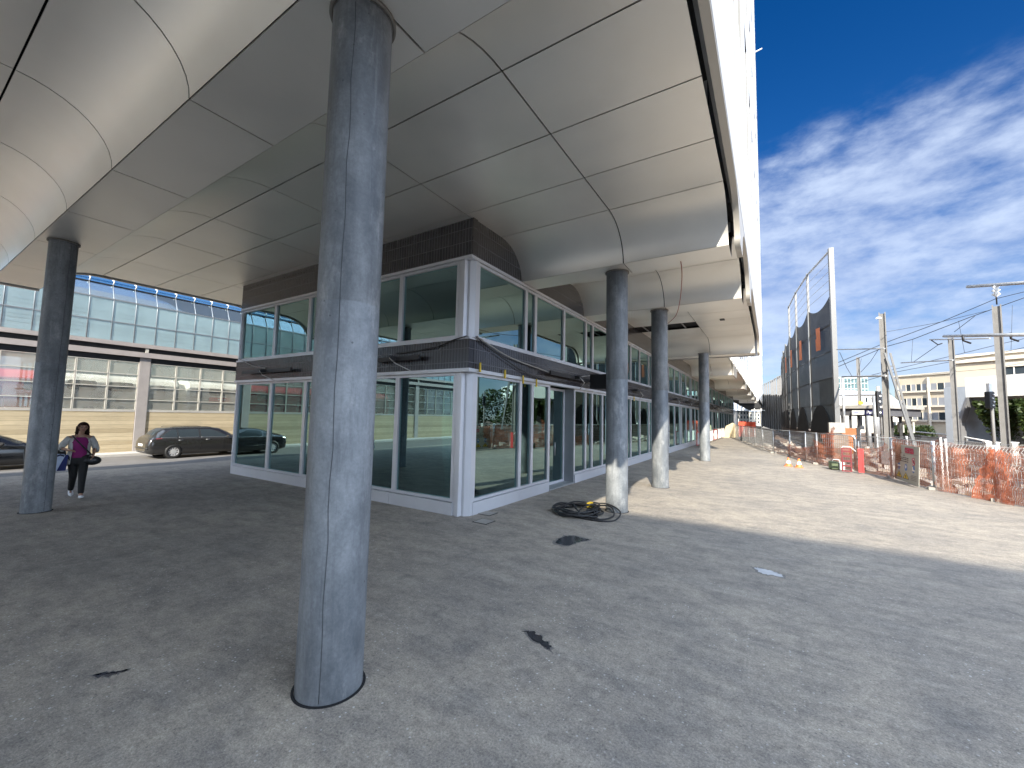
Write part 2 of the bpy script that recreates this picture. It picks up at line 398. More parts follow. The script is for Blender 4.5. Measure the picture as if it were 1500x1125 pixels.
mb = MB(); mb.grid([[(-27, y, -.3), (-21.2, y, -.3)] for y in (-200, -50, 0, 50, 200)], False); tag(mb.build('road', m_asph), kind='structure')
mb = MB().box(-28.4, -26.9, -200, 200, -.6, -.17); tag(mb.build('pavement', m_conc_l, bevel=.02), kind='structure')
mb = MB().box(-70, -28.4, -200, 200, -.6, 1.0); tag(mb.build('rail_embankment', M('ballast', (.16,.13,.11), .95, 0, .4, 8, 1., 30)), kind='structure')
m_far = M('far_ground', (.2,.18,.15), .95, 0, .3, .05)
mb = MB().q([(-1500,-1500,-.62),(1500,-1500,-.62),(1500,1500,-.62),(-1500,1500,-.62)]); tag(mb.build('ground', m_far), kind='structure')
# soil of the building site behind the fence
def soil_z(x, y):
    d = x-fx(y)
    h = -.05 + .12*math.sin(x*.9+y*.35)*math.sin(y*.5-x*.2) + .06*math.sin(x*2.3)*math.cos(y*1.7)
    h += .5*math.exp(-((x-7.2)**2/3.5+(y-27)**2/10)) + .3*math.exp(-((x-9)**2/5+(y-20)**2/3))
    return h*smooth(.1, 1.2, d) - .06*(1-smooth(.1, 1.2, d))
rows = []
yy = -8.0
while yy < 130:
    r = []
    for i in range(46):
        x = fx(yy)+.13+(i/45)**1.7*75
        r.append((x, yy, soil_z(x, yy)))
    rows.append(r); yy += .6 if yy < 40 else 3
tag(MB().grid(rows).build('site_ground', m_soil), kind='structure')

# ------------------------------------------------------------------ soffit profile of the main building
ZL, ZH = 5.5, 6.3
STRIPS = [(-6.0, -4.7), (1.70, 2.62), (8.80, 9.55), (12.93, 13.84), (24.0, 24.75)]
def arc_up(y0, n=10, wd=1.28): return [(y0+wd*(1-math.cos(math.pi/2*i/n)), ZL+(ZH-ZL)*math.sin(math.pi/2*i/n)) for i in range(n+1)]
def arc_dn(y1, n=10, wd=.96): return [(y1-wd*(1-math.sin(math.pi/2*i/n)), ZL+(ZH-ZL)*math.cos(math.pi/2*i/n)) for i in range(n+1)]
SEGS = []   # (kind, list of (y, z))
for i, (a, b) in enumerate(STRIPS):
    SEGS.append(('strip', [(a, ZL), (b, ZL)]))
    if i+1 < len(STRIPS):
        nx = STRIPS[i+1][0]; ya, yb = b+1.28, nx-.96
        SEGS.append(('up', arc_up(b)))
        n = max(1, round((yb-ya)/1.31))
        for k in range(n): SEGS.append(('flat', [(ya+(yb-ya)*k/n, ZH), (ya+(yb-ya)*(k+1)/n, ZH)]))
        SEGS.append(('down', arc_dn(nx)))
PROF = []
for k, p in SEGS: PROF += p if not PROF else p[1:] if abs(PROF[-1][0]-p[0][0]) < 1e-6 else p
def prof(y):
    for (a, za), (b, zb) in zip(PROF, PROF[1:]):
        if a <= y <= b and b > a: return za+(zb-za)*(y-a)/(b-a)
    return ZL
XJ = [-.62, -2.7, -5.36, -7.95, -10.35, -12.75, -15.5, -18.05]
bld = thing('office_building', 'white office block on round columns with wavy metal soffit above dark tiled glass floors', 'building', (-9, 8, 0))
# dark cavity above the panels (follows the wave, with a deeper void)
mb = MB()
cav = [(y, z+.12) for y, z in PROF]
mb.grid([[(x, y, z) for x in (-18.0, -.66)] for y, z in cav], False)
sof = mb.build('soffit', m_black, bld)
def panel(pts, xa, xb, name='soffit_panel', g=.011, th=.02, par=None):
    mb = MB(); pts = list(pts); n = len(pts)
    y0, z0 = pts[0]; y1, z1 = pts[-1]
    d0 = Vector((pts[1][0]-y0, pts[1][1]-z0)).normalized()*g; d1 = Vector((pts[-2][0]-y1, pts[-2][1]-z1)).normalized()*g
    pts[0] = (y0+d0.x, z0+d0.y); pts[-1] = (y1+d1.x, z1+d1.y)
    low = [[(xa+g, y, z), (xb-g, y, z)] for y, z in pts]
    mb.grid(low, n > 2)
    # returns at the edges
    lip = []
    for y, z in pts: lip.append((y, z+th))
    for xs in (xa+g, xb-g): mb.grid([[(xs, y, z), (xs, lip[i][0], lip[i][1])] for i, (y, z) in enumerate(pts)], False)
    for i in (0, -1): mb.q([(xa+g, *pts[i]), (xb-g, *pts[i]), (xb-g, pts[i][0], pts[i][1]+th), (xa+g, pts[i][0], pts[i][1]+th)])
    return mb.build(name, m_sof, par or sof, fix=False)
HOLE = lambda ya, xa: abs(ya-19.05) < .8 and xa < -5 and xa > -5.5
for kind, pts in SEGS:
    if pts[-1][0] < -5 and False: continue
    for xb, xa in zip(XJ, XJ[1:]):
        if pts[0][0] > 9.6 and xb <= -5.3: continue          # over the glazed rooms
        if pts[0][0] > 3 and xb <= -5.3 and xa >= -15.6 and pts[0][0] > 6.7: continue
        if kind == 'flat' and HOLE(pts[0][0], xa): continue
        panel(pts, xa, xb)
# deep void where a panel is missing, with its carrier rails
hy = [p for k, p in SEGS if k == 'flat' and HOLE(p[0][0], -5.36)]
if hy:
    ya, yb = hy[0][0][0], hy[-1][-1][0]
    for k in range(3):
        x = -3.3-.85*k
        MB().bar((x, ya, ZH+.05), (x, yb, ZH+.05), .04, .05).build('carrier_rail', m_steel, sof)
# fascia following the wave, black reveal, white upper facade (near block)
for side, xf, xo in ((1, -.53, .10), (-1, -18.2, -.12)):
    pts = [(y, z) for y, z in PROF if y >= -6]
    mb = MB()
    poly = [(xf, y, z-.03) for y, z in pts] + [(xf, y, 6.62) for y, z in reversed(pts)]
    lo = [[(xf, y, z-.03), (xf+xo, y, z-.03)] for y, z in pts]
    mb.grid(lo, True)
    mb.grid([[(xf, y, z-.03), (xf, y, z+.3)] for y, z in pts], False)
    mb.grid([[(xf+xo, y, z-.03), (xf+xo, y, 6.36)] for y, z in pts], False)
    mb.build('fascia', m_fascia, bld)
m_reveal_shade = M('window_reveal_shade', (.17,.175,.18), .5, .1, .08)  # shade of the window reveals painted in as a dark grey lining
def upper_wall(x, y0, y1, z0, z1, nb, nf, sgn, name='upper_wall'):
    """white wall on plane x with deep window reveals; returns window rects"""
    mb = MB(); wins = []
    by = (y1-y0)/nb; fz = (z1-z0)/nf; rv = .7
    for i in range(nb):
        for k in range(nf):
            a0, a1 = y0+i*by, y0+(i+1)*by; c0, c1 = z0+k*fz, z0+(k+1)*fz
            j = random.Random(i*31+k*7).uniform(-.25, .25)*by*.8
            wa, wb = a0+by*.27+j, a1-by*.27+j; wc, wd = c0+fz*(.12 if (i+k) % 3 else .3), c1-fz*.06
            P = lambda y, z, d=0: (x-sgn*d, y, z)
            mb.q([P(a0,c0),P(a1,c0),P(wb,wc),P(wa,wc)]); mb.q([P(a1,c0),P(a1,c1),P(wb,wd),P(wb,wc)])
            mb.q([P(a1,c1),P(a0,c1),P(wa,wd),P(wb,wd)]); mb.q([P(a0,c1),P(a0,c0),P(wa,wc),P(wa,wd)])
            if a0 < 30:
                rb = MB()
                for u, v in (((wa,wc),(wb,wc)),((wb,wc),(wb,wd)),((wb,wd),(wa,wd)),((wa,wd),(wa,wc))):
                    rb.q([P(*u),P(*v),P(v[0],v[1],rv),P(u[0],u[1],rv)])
                if a0 > -2: rb.build('window_reveal', m_reveal_shade, bld)
            wins.append((wa, wb, wc, wd, x-sgn*rv))
    return mb, wins
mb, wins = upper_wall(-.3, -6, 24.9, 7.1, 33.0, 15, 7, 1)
mb.q([(-.3,-6,7.1),(-.3,24.9,7.1),(-.425,24.9,6.34),(-.425,-6,6.34)]); mb.q([(-.425,-6,6.34),(-.425,24.9,6.34),(-.62,24.9,6.6),(-.62,-6,6.6)])
uw = mb.build('upper_wall', m_white, bld)
for a, b, c, d, x in wins:
    if a < 1: continue
    MB().box(x-.02, x, a-.02, b+.02, c-.02, d+.02).build('upper_window', m_winglass, bld)
# the core of the near block (roof, front, back, left)
mb = MB()
mb.q([(-18.3,-6,6.62),(-.62,-6,6.62),(-.62,-6,33),(-18.3,-6,33)]); mb.q([(-18.3,24.9,5.45),(-.34,24.9,5.45),(-.34,24.9,33),(-18.3,24.9,33)])
mb.q([(-18.3,-6,6.62),(-18.3,24.9,6.62),(-18.3,24.9,33),(-18.3,-6,33)]); mb.q([(-18.3,-6,33),(-.3,-6,33),(-.3,24.9,33),(-18.3,24.9,33)])
mb.build('end_wall', m_white, bld)
MB().tube([(-.3, 23.5, 21.2), (.02, 23.5, 21.25)], .03).build('facade_spout', m_whitep, bld)

# far wing, set back
FW = -2.45
FST = [(35.3, 38.6), (51.2, 54.2), (64.8, 67.6), (78, 80.6), (93, 95.5)]
ye = 24.9
fseg = []
for a, b in FST:
    fseg.append([(y, z) for y, z in arc_up(ye, 8)] + [(y, z) for y, z in arc_dn(a, 8)])
    fseg.append([(a, ZL), (b, ZL)]); ye = b
MB().q([(-8,24.9,6.5),(FW-.05,24.9,6.5),(FW-.05,170,6.5),(-8,170,6.5)]).build('soffit', m_black, bld)
for pts in fseg:
    for xb, xa in ((FW, -3.9), (-3.9, -5.4)): panel(pts, xa, xb, par=sof)
    pp = pts
    MB().grid([[(FW+.02, y, z-.03), (FW+.1, y, z-.03)] for y, z in pp], False).grid([[(FW+.1, y, z-.03), (FW+.1, y, 6.75)] for y, z in pp], False).build('fascia', m_fascia, bld)
mb, wins = upper_wall(FW+.12, 24.9, 170, 7.15, 33, 42, 7, 1)
mb.build('upper_wall', m_white, bld)
y = 25.6
while y < 96:
    MB().box(FW+.1, FW+.36, y, y+.16, max([z for pp in fseg for (yy_, z) in pp if abs(yy_-y) < .8] or [6.3])+.06, 7.15).build('facade_fin', m_white, bld)
    y += 1.9 if y < 60 else 3.2
MB().box(FW-.3, FW+.16, 24.95, 170, 6.9, 7.04).build('shadow_gap', m_alud, bld)
MB().q([(-18,170,5.5),(FW,170,5.5),(FW,170,33),(-18,170,33)]).q([(-18,24.9,33),(FW,24.9,33),(FW,170,33),(-18,170,33)]).build('end_wall', m_white, bld)
mb = MB()
for k in range(6): mb.box(-5.6, FW, 97+k*9, 98.2+k*9, 5.0, 6.0)
for k in range(6): MB().box(-5.6, FW, 97+k*9, 98.2+k*9, 5.0, 6.45).build('beam', m_dark, bld)

# ------------------------------------------------------------------ glazed ground floors
GX, GY = -5.35, 6.75     # outer glass planes
XL = -15.15              # left end
ZP, ZB0, ZB1, ZT = .27, 3.0, 3.67, 5.42
def window(y0, y1, z0, z1, axis, t=.06, name='window'):
    if axis == 'y':
        fr = MB().ring((GX, y0, z0), (GX, y1, z1), t, -.1, (1, 0, 0)).build(name, m_alu, bld)
        MB().box(GX-.06, GX-.048, y0+t-.01, y1-t+.01, z0+t-.01, z1-t+.01).build('pane', m_glass, fr)
    else:
        fr = MB().ring((y0, GY, z0), (y1, GY, z1), t, .1, (0, 1, 0)).build(name, m_alu, bld)
        MB().box(y0+t-.01, y1-t+.01, GY+.048, GY+.06, z0+t-.01, z1-t+.01).build('pane', m_glass, fr)
    return fr
up_y = [7.03, 9.13, 9.64, 11.46, 13.24, 13.88, 15.7, 17.5, 18.6, 20.1, 21.85, 22.5, 24.3, 26.1, 26.75]
lo_y = [12.28, 13.25, 13.85, 14.9, 16.4, 17.9, 18.6, 20.1, 21.85, 22.5, 24.3, 26.1, 26.75]
def ext(l):
    l = list(l); st = [1.85, 1.85, .62]; i = 0
    while l[-1] < 76: l.append(l[-1]+st[i % 3]*(1 if l[-1] < 45 else 1.5)); i += 1
    return l
up_y = ext(up_y); lo_y = ext(lo_y)
for a, b in zip(up_y, up_y[1:]): window(a, b-.004, ZB1+.06, ZT, 'y')
for a, b in zip([7.03, 8.92, 9.53], [8.92, 9.53, 10.5]): window(a, b-.004, ZP, ZB0-.02, 'y')
for a, b in zip(lo_y, lo_y[1:]): window(a, b-.004, ZP, ZB0-.02, 'y')
lx = [-5.67, -7.45, -9.33, -11.2, -13.03, XL+.05]
for a, b in zip(lx, lx[1:]):
    window(b+.002, a-.002, ZB1+.06, ZT, 'x'); window(b+.002, a-.002, ZP, ZB0-.02, 'x')
# door set back in its recess
YD0, YD1, XD = 10.5, 12.28, GX-.32
dr = MB().ring((XD, YD0+.1, .04), (XD, YD1-.06, ZB0-.04), .07, -.08, (1,0,0)).build('door', m_alu, bld)
MB().box(XD-.05, XD-.038, YD0+.16, YD1-.12, .1, ZB0-.1).build('pane', m_glass, dr)
MB().tube([(XD+.05, YD0+.95, .9), (XD+.05, YD0+.95, 1.3)], .015).build('handle', m_steel, dr)
MB().box(XD-.1, GX, YD1-.055, YD1-.002, .02, ZB0-.02).build('door_reveal', M('reveal_grey', (.33,.35,.37), .45, .4, .06), bld)
MB().box(XD-.1, GX, YD0+.002, YD0+.06, .02, ZB0-.02).build('door_reveal', m_alu, bld)
MB().box(XD-.1, GX+.02, YD0+.06, YD1-.06, -.05, .035).build('door_threshold', m_steel, bld)
# plinths in lengths, with open joints
def run(y0, y1, st):
    r = []; y = y0
    while y < y1-.01: r.append((y, min(y1, y+st))); y += st
    return r
for a, b in run(7.0, YD0, 1.87)+run(YD1, 76.5, 3.0): MB().box(GX-.1, GX+.035, a+.004, b-.004, -.05, ZP-.012).build('plinth', m_alu, bld)
for a, b in run(-5.65+9.48-9.48-9.48, -5.65, 1.896): MB().box(a+.004, b-.004, GY-.035, GY+.1, -.05, ZP-.012).build('plinth', m_alu, bld)
# tile bands, trims
MB().box(XL, GX+.06, GY-.07, GY+.1, ZB0+.062, ZB1).build('tile_band', m_tx, bld)
MB().box(GX-.1, GX+.066, GY+.1, 76.5, ZB0+.062, ZB1-.002).build('tile_band', m_ty, bld)
MB().box(XL, GX+.06, GY-.03, GY+.12, 5.49, 6.34).build('tile_band', m_tx, bld)
yy2 = [GY+.12]+[y for y, z in PROF if y > GY+.13 and y < 24.6]
mb = MB(); seg = []
for y in yy2:
    z = prof(y)+.04
    if z < 5.60:
        if len(seg) > 1: mb.prism([(GX-.1, a, 5.492) for a, _ in seg]+[(GX-.1, a, b) for a, b in reversed(seg)], (.13, 0, 0)).build('tile_band', m_ty, bld)
        mb = MB(); seg = []
    seg.append((y, max(z, 5.53)))
if len(seg) > 1: mb.prism([(GX-.1, a, 5.492) for a, _ in seg]+[(GX-.1, a, b) for a, b in reversed(seg)], (.13, 0, 0)).build('tile_band', m_ty, bld)
MB().box(GX-.1, GX+.03, 24.7, 76.5, 5.492, 6.48).build('tile_band', m_ty, bld)
for z0, z1, pr in ((ZB0-.016, ZB0+.06, .09), (ZB1+.002, ZB1+.056, .085), (ZT+.004, ZT+.066, .055)):
    MB().box(XL, GX+pr, GY-pr, GY+.1, z0, z1).build('trim', m_alu, bld)
    MB().box(GX-.1, GX+pr-.003, GY+.1, 76.5, z0+.002, z1-.002).build('trim', m_alu, bld)
# corner posts (folded section with grooves)
def corner(z0, z1):
    a = [(-5.665,-.0),(-5.60,0),(-5.60,.05),(-5.585,.05),(-5.585,-.02),(-5.50,-.02),(-5.48,.07),(-5.42,.07+.0),(-5.33,.16),(-5.33,.255-.02),(-5.33,.265),(-5.40,.265),(-5.40,.28),(-5.50,.28),(-5.66,.12)]
    MB().prism([(x, GY+y, z0) for x, y in a], (0, 0, z1-z0)).build('corner_post', m_alu, bld)
corner(-.05, ZB0-.02); corner(ZB1+.056, ZT)
MB().box(-5.35-.06, -5.35+.0, GY+.262, GY+.276, .0, ZB0-.02).build('groove', m_alud, bld)
# left end wall of the rooms, glazed strip + mullion
MB().box(XL-.02, XL+.06, GY-.02, GY+.1, ZP-.3, ZB0-.02).build('end_post', m_alu, bld)
MB().box(XL-.02, XL+.06, GY-.02, GY+.1, ZB1+.06, ZT).build('end_post', m_alu, bld)
for z0, z1 in ((ZP, ZB0), (ZB1, ZT)):
    for k in range(4):
        fr = MB().ring((XL, GY+.12+k*1.9, z0), (XL, GY+.12+(k+1)*1.9, z1), .06, .08, (1,0,0)).build('window', m_alu, bld)
        MB().box(XL+.03, XL+.04, GY+.18+k*1.9, GY+.06+(k+1)*1.9, z0+.06, z1-.06).build('pane', m_glass, fr)
MB().box(XL, XL+.1, GY+.12, 20, ZB0, ZB1-.01).build('tile_band', m_ty, bld)
# interior
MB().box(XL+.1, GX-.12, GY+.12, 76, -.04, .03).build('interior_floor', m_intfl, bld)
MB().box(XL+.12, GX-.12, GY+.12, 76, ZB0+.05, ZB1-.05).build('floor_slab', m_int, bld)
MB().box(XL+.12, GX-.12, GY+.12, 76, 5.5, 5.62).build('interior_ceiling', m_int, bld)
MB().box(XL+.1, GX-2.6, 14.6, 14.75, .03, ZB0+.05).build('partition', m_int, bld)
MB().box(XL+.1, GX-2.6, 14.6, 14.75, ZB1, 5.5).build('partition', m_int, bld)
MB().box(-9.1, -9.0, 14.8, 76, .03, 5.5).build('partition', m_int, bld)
MB().box(-12, GX-.2, 75.8, 76.3, .03, 5.5).build('partition', m_dark, bld)
MB().tube([(-9.4, 9.6, .03), (-9.4, 9.6, ZB0+.05)], .2, 20).build('interior_column', m_conc, bld)
for i, (x0, x1, h, c) in enumerate(((-8.9,-8.0,1.5,m_dark),(-7.9,-6.9,1.25,m_int))):
    MB().box(x0, x1, 11.8, 12.4, .03, h).build('cabinet', c, bld, bevel=.02)

# ------------------------------------------------------------------ columns
m_seam = M('dark_seam', (.07,.075,.08), .9)
def column(x, y, label, top=ZL, seam=rad(-51), R=.243):
    t = thing('concrete_column', label, 'column', (x, y, 0), 'round concrete columns under the office block', local=True)
    MB().lathe(0, 0, [(R,-.1),(R,.02),(R,2.95),(R-.003,2.957),(R,2.964),(R,top-.03)], 64).build('shaft', m_col, t)
    mb = MB(); mb.lathe(0, 0, [(R+.03,top-.028),(R+.03,top-.004),(R+.002,top-.004),(R+.002,top-.028),(R+.03,top-.028)], 64).build('collar', m_conc, t)
    mb = MB(); mb.lathe(0, 0, [(R+.002,.006),(R+.022,.006),(R+.022,-.02)], 64).build('base_joint', m_black, t)
    mb = MB()
    pts = [((R+.0005)*math.cos(seam+.02*math.sin(k*1.7)+.012*math.sin(k*4.1)), (R+.0005)*math.sin(seam+.02*math.sin(k*1.7)+.012*math.sin(k*4.1)), .02+k*(top-.1)/24) for k in range(25)]
    mb.tube(pts, .003, 5).build('formwork_seam', m_seam, t)
    return t
column(-2.93, 2.10, 'round grey concrete column nearest the camera with a long vertical seam')
column(-12.4, 2.05, 'round concrete column at far left beside the walking woman', seam=rad(20), R=.215)
column(-3.0, 9.30, 'round concrete column with coiled black cable at its foot', seam=rad(200))
column(-2.93, 13.3, 'round concrete column second beyond the glazed corner, standing before the open soffit gap', seam=rad(200))
column(-2.9, 23.1, 'thin looking round concrete column farthest along the glazed front', seam=rad(200))

# ------------------------------------------------------------------ block behind the camera that throws the near shade
nb = thing('neighbouring_building', 'plain grey building standing behind the viewpoint', 'building', (0, -32, 0))
m_nb = M('grey_render', (.33,.32,.30), .8, 0, .08, .3)
for x0, x1, h in ((-11.8, 60, 20.2),):
    MB().box(x0, x1, -32, -24, -.5, h).build('block', m_nb, nb)
    x = x0+1.2
    while x < x1-2 and x < 40:
        for k in range(2, int(h/3.2)):
            MB().box(x, x+1.5, -24.02, -23.97, k*3.2-1.8, k*3.2).build('window', m_winglass, nb)
        x += 3.6 if h > 30 else 5.4

# ------------------------------------------------------------------ covered railway across the street: boarded wall, glass screens, glazed gallery
NX = -28.0
nw = thing('noise_barrier', 'long railway noise wall with yellowish boarded concrete below, steel framed glass screens and pale glazed gallery above', 'noise barrier', (NX, 8, 0))
nw['label'] = 'long railway noise wall, yellowish boarded concrete base under glass screens and pale glazed gallery'
Y0, Y1 = -62, 47
posts = [7.97+7.4*k for k in range(-9, 6)]
for a, b in zip(posts, posts[1:]):
    MB().box(NX-.3, NX, a+.235, b-.235, -.3, 1.86).build('concrete_wall', m_boards, nw, bevel=.01)
    MB().box(NX-.3, NX+.012, a+.235, b-.235, 1.872, 1.95).build('wall_cap', m_conc_l, nw)
    MB().box(NX-.3, NX+.014, a+.235, b-.235, -.3, .28).build('wall_foot', m_boards, nw)
m_scr = glass('noise_screen_glass', (.9,.93,.91), .03, (.9,.95,.95), 0, .03, .28, (.85,.82,.72))
m_frame = M('cream_frame', (.62,.60,.54), .5, .1, .08)
m_web = M('beam_flange_paint', (.42,.38,.37), .6, .1, .12)
m_pst = M('post_paint', (.40,.37,.36), .6, .1, .12)
for i, a in enumerate(posts):
    MB().box(NX-.25, NX+.05, a-.225, a+.225, -.3, 4.72).build('post', m_pst, nw, bevel=.01)
    MB().box(NX+.05, NX+.16, a-.06, a+.06, 4.98, 5.24).build('bracket', m_frame, nw)
    if i+1 < len(posts):
        b = posts[i+1]; st = (b-a-.45)/6
        for k in range(6):
            y = a+.225+k*st
            fr = MB().ring((NX-.07, y+.01, 1.96), (NX-.07, y+st-.01, 4.45), .026, .08, (1,0,0)).build('glass_screen', m_frame, nw)
            MB().box(NX-.05, NX-.038, y+.03, y+st-.03, 1.98, 4.43).build('pane', m_scr, fr)
            for z in (2.47, 3.13, 3.77): MB().box(NX-.02, NX+.02, y+.03, y+st-.03, z, z+.035).build('rail', m_frame, fr)
for z0, z1, o, m in ((4.46,4.72,.0,m_dark),(4.72,4.98,.16,m_web),(4.98,5.22,.02,m_dark),(5.22,5.42,.2,m_web)):
    MB().box(NX-.4, NX+o, Y0, Y1, z0+.001, z1-.001).build('beam', m, nw)
m_gal = glass('gallery_glass', (.85,.95,.95), .14, (.85,.95,1), 0, .04, .45, (.70,.92,.96))
m_galtop = glass('gallery_roof_glass', (1,1,1.0), .4, (.75,.9,1.0), 0, .03)
gy = [7.42+.875*k for k in range(-79, 45)]
m_eave = glass('eave_glass', (.97,1,1), .1)
m_mull = M('gallery_mullion', (.30,.33,.36), .45, .4, .05)
for a in range(0, len(gy)-1, 6):
    seg = gy[a:a+7]; y0, y1 = seg[0], seg[-1]
    MB().box(NX-.03, NX-.01, y0, y1, 5.43, 7.5).build('gallery_glazing', m_gal, nw)
    MB().prism([(NX-.02, y0, 7.5), (NX-.02, y1, 7.5), (NX-.42, y1, 8.28), (NX-.42, y0, 8.28)], (-.02, 0, 0)).build('gallery_roof_glazing', m_galtop, nw)
    MB().prism([(NX-.40, y0, 8.38), (NX-.40, y1, 8.38), (NX-.7, y1, 8.52), (NX-.7, y0, 8.52)], (0, 0, .02)).build('gallery_eave', m_eave, nw)
for y in gy:
    if -20 < y < 22:
        MB().tube([(NX, y, 5.43), (NX, y, 7.5), (NX-.41, y, 8.3)], .022, 6).build('gallery_mullion', m_mull, nw)
        MB().tube([(NX-.42, y, 8.28), (NX-.26, y, 8.42), (NX-.28, y, 8.5), (NX-.55, y, 8.58)], .028, 6).build('eave_hook', m_whitep, nw)
for z, t in ((6.37,.05),(6.62,.018),(6.8,.018),(5.75,.018),(5.95,.018),(6.1,.018)):
    MB().box(NX-.02-.06*(t < .03), NX+.03-.06*(t < .03), Y0, Y1, z, z+t).build('gallery_rail', m_mull, nw)
MB().box(NX-.05, NX+.03, Y0, Y1, 7.48, 7.54).build('gallery_rail', m_mull, nw)
MB().box(NX-.46, NX-.38, Y0, Y1, 8.26, 8.32).build('gallery_rail', m_dark, nw)
MB().box(NX-7.0, NX-6.8, Y0, Y1, 1.0, 9.2).build('back_wall', M('tunnel_back_wall', (.30,.33,.33), .85, 0, .15, .4), nw)

# ------------------------------------------------------------------ the train behind the screens
m_tw = M('train_white', (.85,.83,.76), .4, 0, .05, .4); m_tr = M('train_red', (.70,.03,.04), .35, 0, .05); m_tg = M('train_roof_grey', (.33,.34,.35), .6, 0, .1)
m_twin = M('train_window', (.05,.07,.09), .12, 0, .1); m_txt = M('grey_lettering', (.16,.16,.16), .5)
TX = -31.4
def text(s, size, loc, rot, mat, name, parent=None, ext=.004, bold=0):
    cu = bpy.data.curves.new(name, 'FONT'); cu.body = s; cu.size = size; cu.extrude = ext; cu.offset = bold; cu.align_x = 'LEFT'
    o = bpy.data.objects.new(name, cu); COL.objects.link(o)
    dg = bpy.context.evaluated_depsgraph_get(); me = bpy.data.meshes.new_from_object(o.evaluated_get(dg)); me.name = name
    bpy.data.objects.remove(o); me.materials.clear(); me.materials.append(mat)
    o = bpy.data.objects.new(name, me); COL.objects.link(o)
    mw = Matrix.Translation(loc) @ rot
    o.matrix_basis = mw
    if parent is not None:
        o.parent = parent
        if parent in ROOTS: o.matrix_parent_inverse = Matrix.Translation(-ROOTS[parent])
    return o
def coach(y0, y1, label, col, wins, roof=m_tg, zt=3.86, slant=0):
    t = thing('train_coach', label, 'train coach', (TX-1.3, (y0+y1)/2, 1.0), 'coaches of the train behind the glass screens')
    sec = [(0,1.25),(-.04,2.1),(0-.0,2.9),(-.05,3.45),(-.18,3.68),(-.5,zt),(-1.3,zt+.06),(-2.1,zt),(-2.45,3.6),(-2.55,2.5),(-2.55,1.25)]
    mb = MB(); rows = []
    for y, k in ((y0,.9),(y0+.12,1),(y1-.12-slant,1),(y1,.9)):
        rows.append([(TX-1.28+(x+1.28)*k, y-(slant*(z-1.25)/2.6 if y == y1 else 0), 1.25+(z-1.25)*(.97+.03*k)) for x, z in sec])
    mb.grid(rows, False); mb.q(rows[0][::-1]); mb.q(rows[-1]); mb.build('body', col, t)
    for a, b, z0, z1, m in wins:
        r = .08; MB().prism([(TX+.006, a+r, z0), (TX+.006, b-r, z0), (TX+.006, b, z0+r), (TX+.006, b, z1-r), (TX+.006, b-r, z1), (TX+.006, a+r, z1), (TX+.006, a, z1-r), (TX+.006, a, z0+r)], (-.2, 0, 0)).build('window', m, t)
    MB().box(TX-.35, TX-.02, y0+.2, y1-.2, 1.0, 1.25).build('skirt', m_tg, t)
    return t
gv = M('train_vent', (.33,.35,.37), .6)
wn = [(y, y+1.0, 2.98, 3.5, m_twin) for y in (-2.2, -.75, .7)]
wn += [(5.85, 6.95, 2.98, 3.5, m_twin), (7.45, 8.5, 2.98, 3.5, m_twin), (9.6, 10.0, 2.55, 3.45, m_tg), (6.4, 6.95, 1.85, 2.1, gv), (7.9, 8.2, 1.85, 2.15, gv), (9.0, 9.5, 1.6, 1.85, gv), (10.2, 10.5, 1.7, 2.0, gv)]
coach(5.65, 10.75, 'white train coach with low windows behind the glass screens', m_tw, wn[3:])
wn = [(11.6, 11.95, 2.75, 3.45, m_tg), (12.35, 13.6, 3.0, 3.45, m_twin), (13.75, 15.4, 3.0, 3.45, m_twin), (15.55, 17.2, 3.0, 3.45, m_twin), (14.0, 14.3, 1.7, 2.0, gv), (13, 13.01, 1.7, 1.71, gv)]
c2 = coach(11.15, 26, 'white train coach carrying a red emblem and grey lettering', m_tw, wn[:5])
MB().box(TX+.004, TX+.014, 12.35, 13.62, 2.60, 2.86).build('red_emblem', m_tr, c2)
# white double arrow with cross
ec = (13.1, 2.73); mb = MB()
for q in ([(-.26,0),(-.15,.09),(-.15,.03),(.15,.03),(.15,.09),(.26,0),(.15,-.09),(.15,-.03),(-.15,-.03),(-.15,-.09)], [(-.03,.035),(.03,.035),(.03,.1),(-.03,.1)], [(-.03,-.1),(.03,-.1),(.03,-.035),(-.03,-.035)]):
    mb.prism([(TX+.016, ec[0]+a, ec[1]+b) for a, b in q], (.004, 0, 0))
mb.build('white_arrow_mark', m_whitep, c2)
RY = Matrix(((0,0,1,0),(1,0,0,0),(0,1,0,0),(0,0,0,1)))      # text reading along +Y on a face that looks to +X
text('SBB CFF FFS', .31, Vector((TX+.012, 13.8, 2.62)), RY, m_txt, 'lettering', c2, .003, .012)
c3 = coach(-14, 5.3, 'red train engine with dark window at the left behind the column', m_tr, [(1.2, 2.4, 2.85, 3.3, m_twin), (4.35, 5.1, 2.85, 3.3, m_twin), (-4, -2, 2.9, 3.3, m_twin)])
MB().box(TX-.02, TX+.006, -14, 5.0, 1.26, 1.9).build('lower_panel', gv, c3)

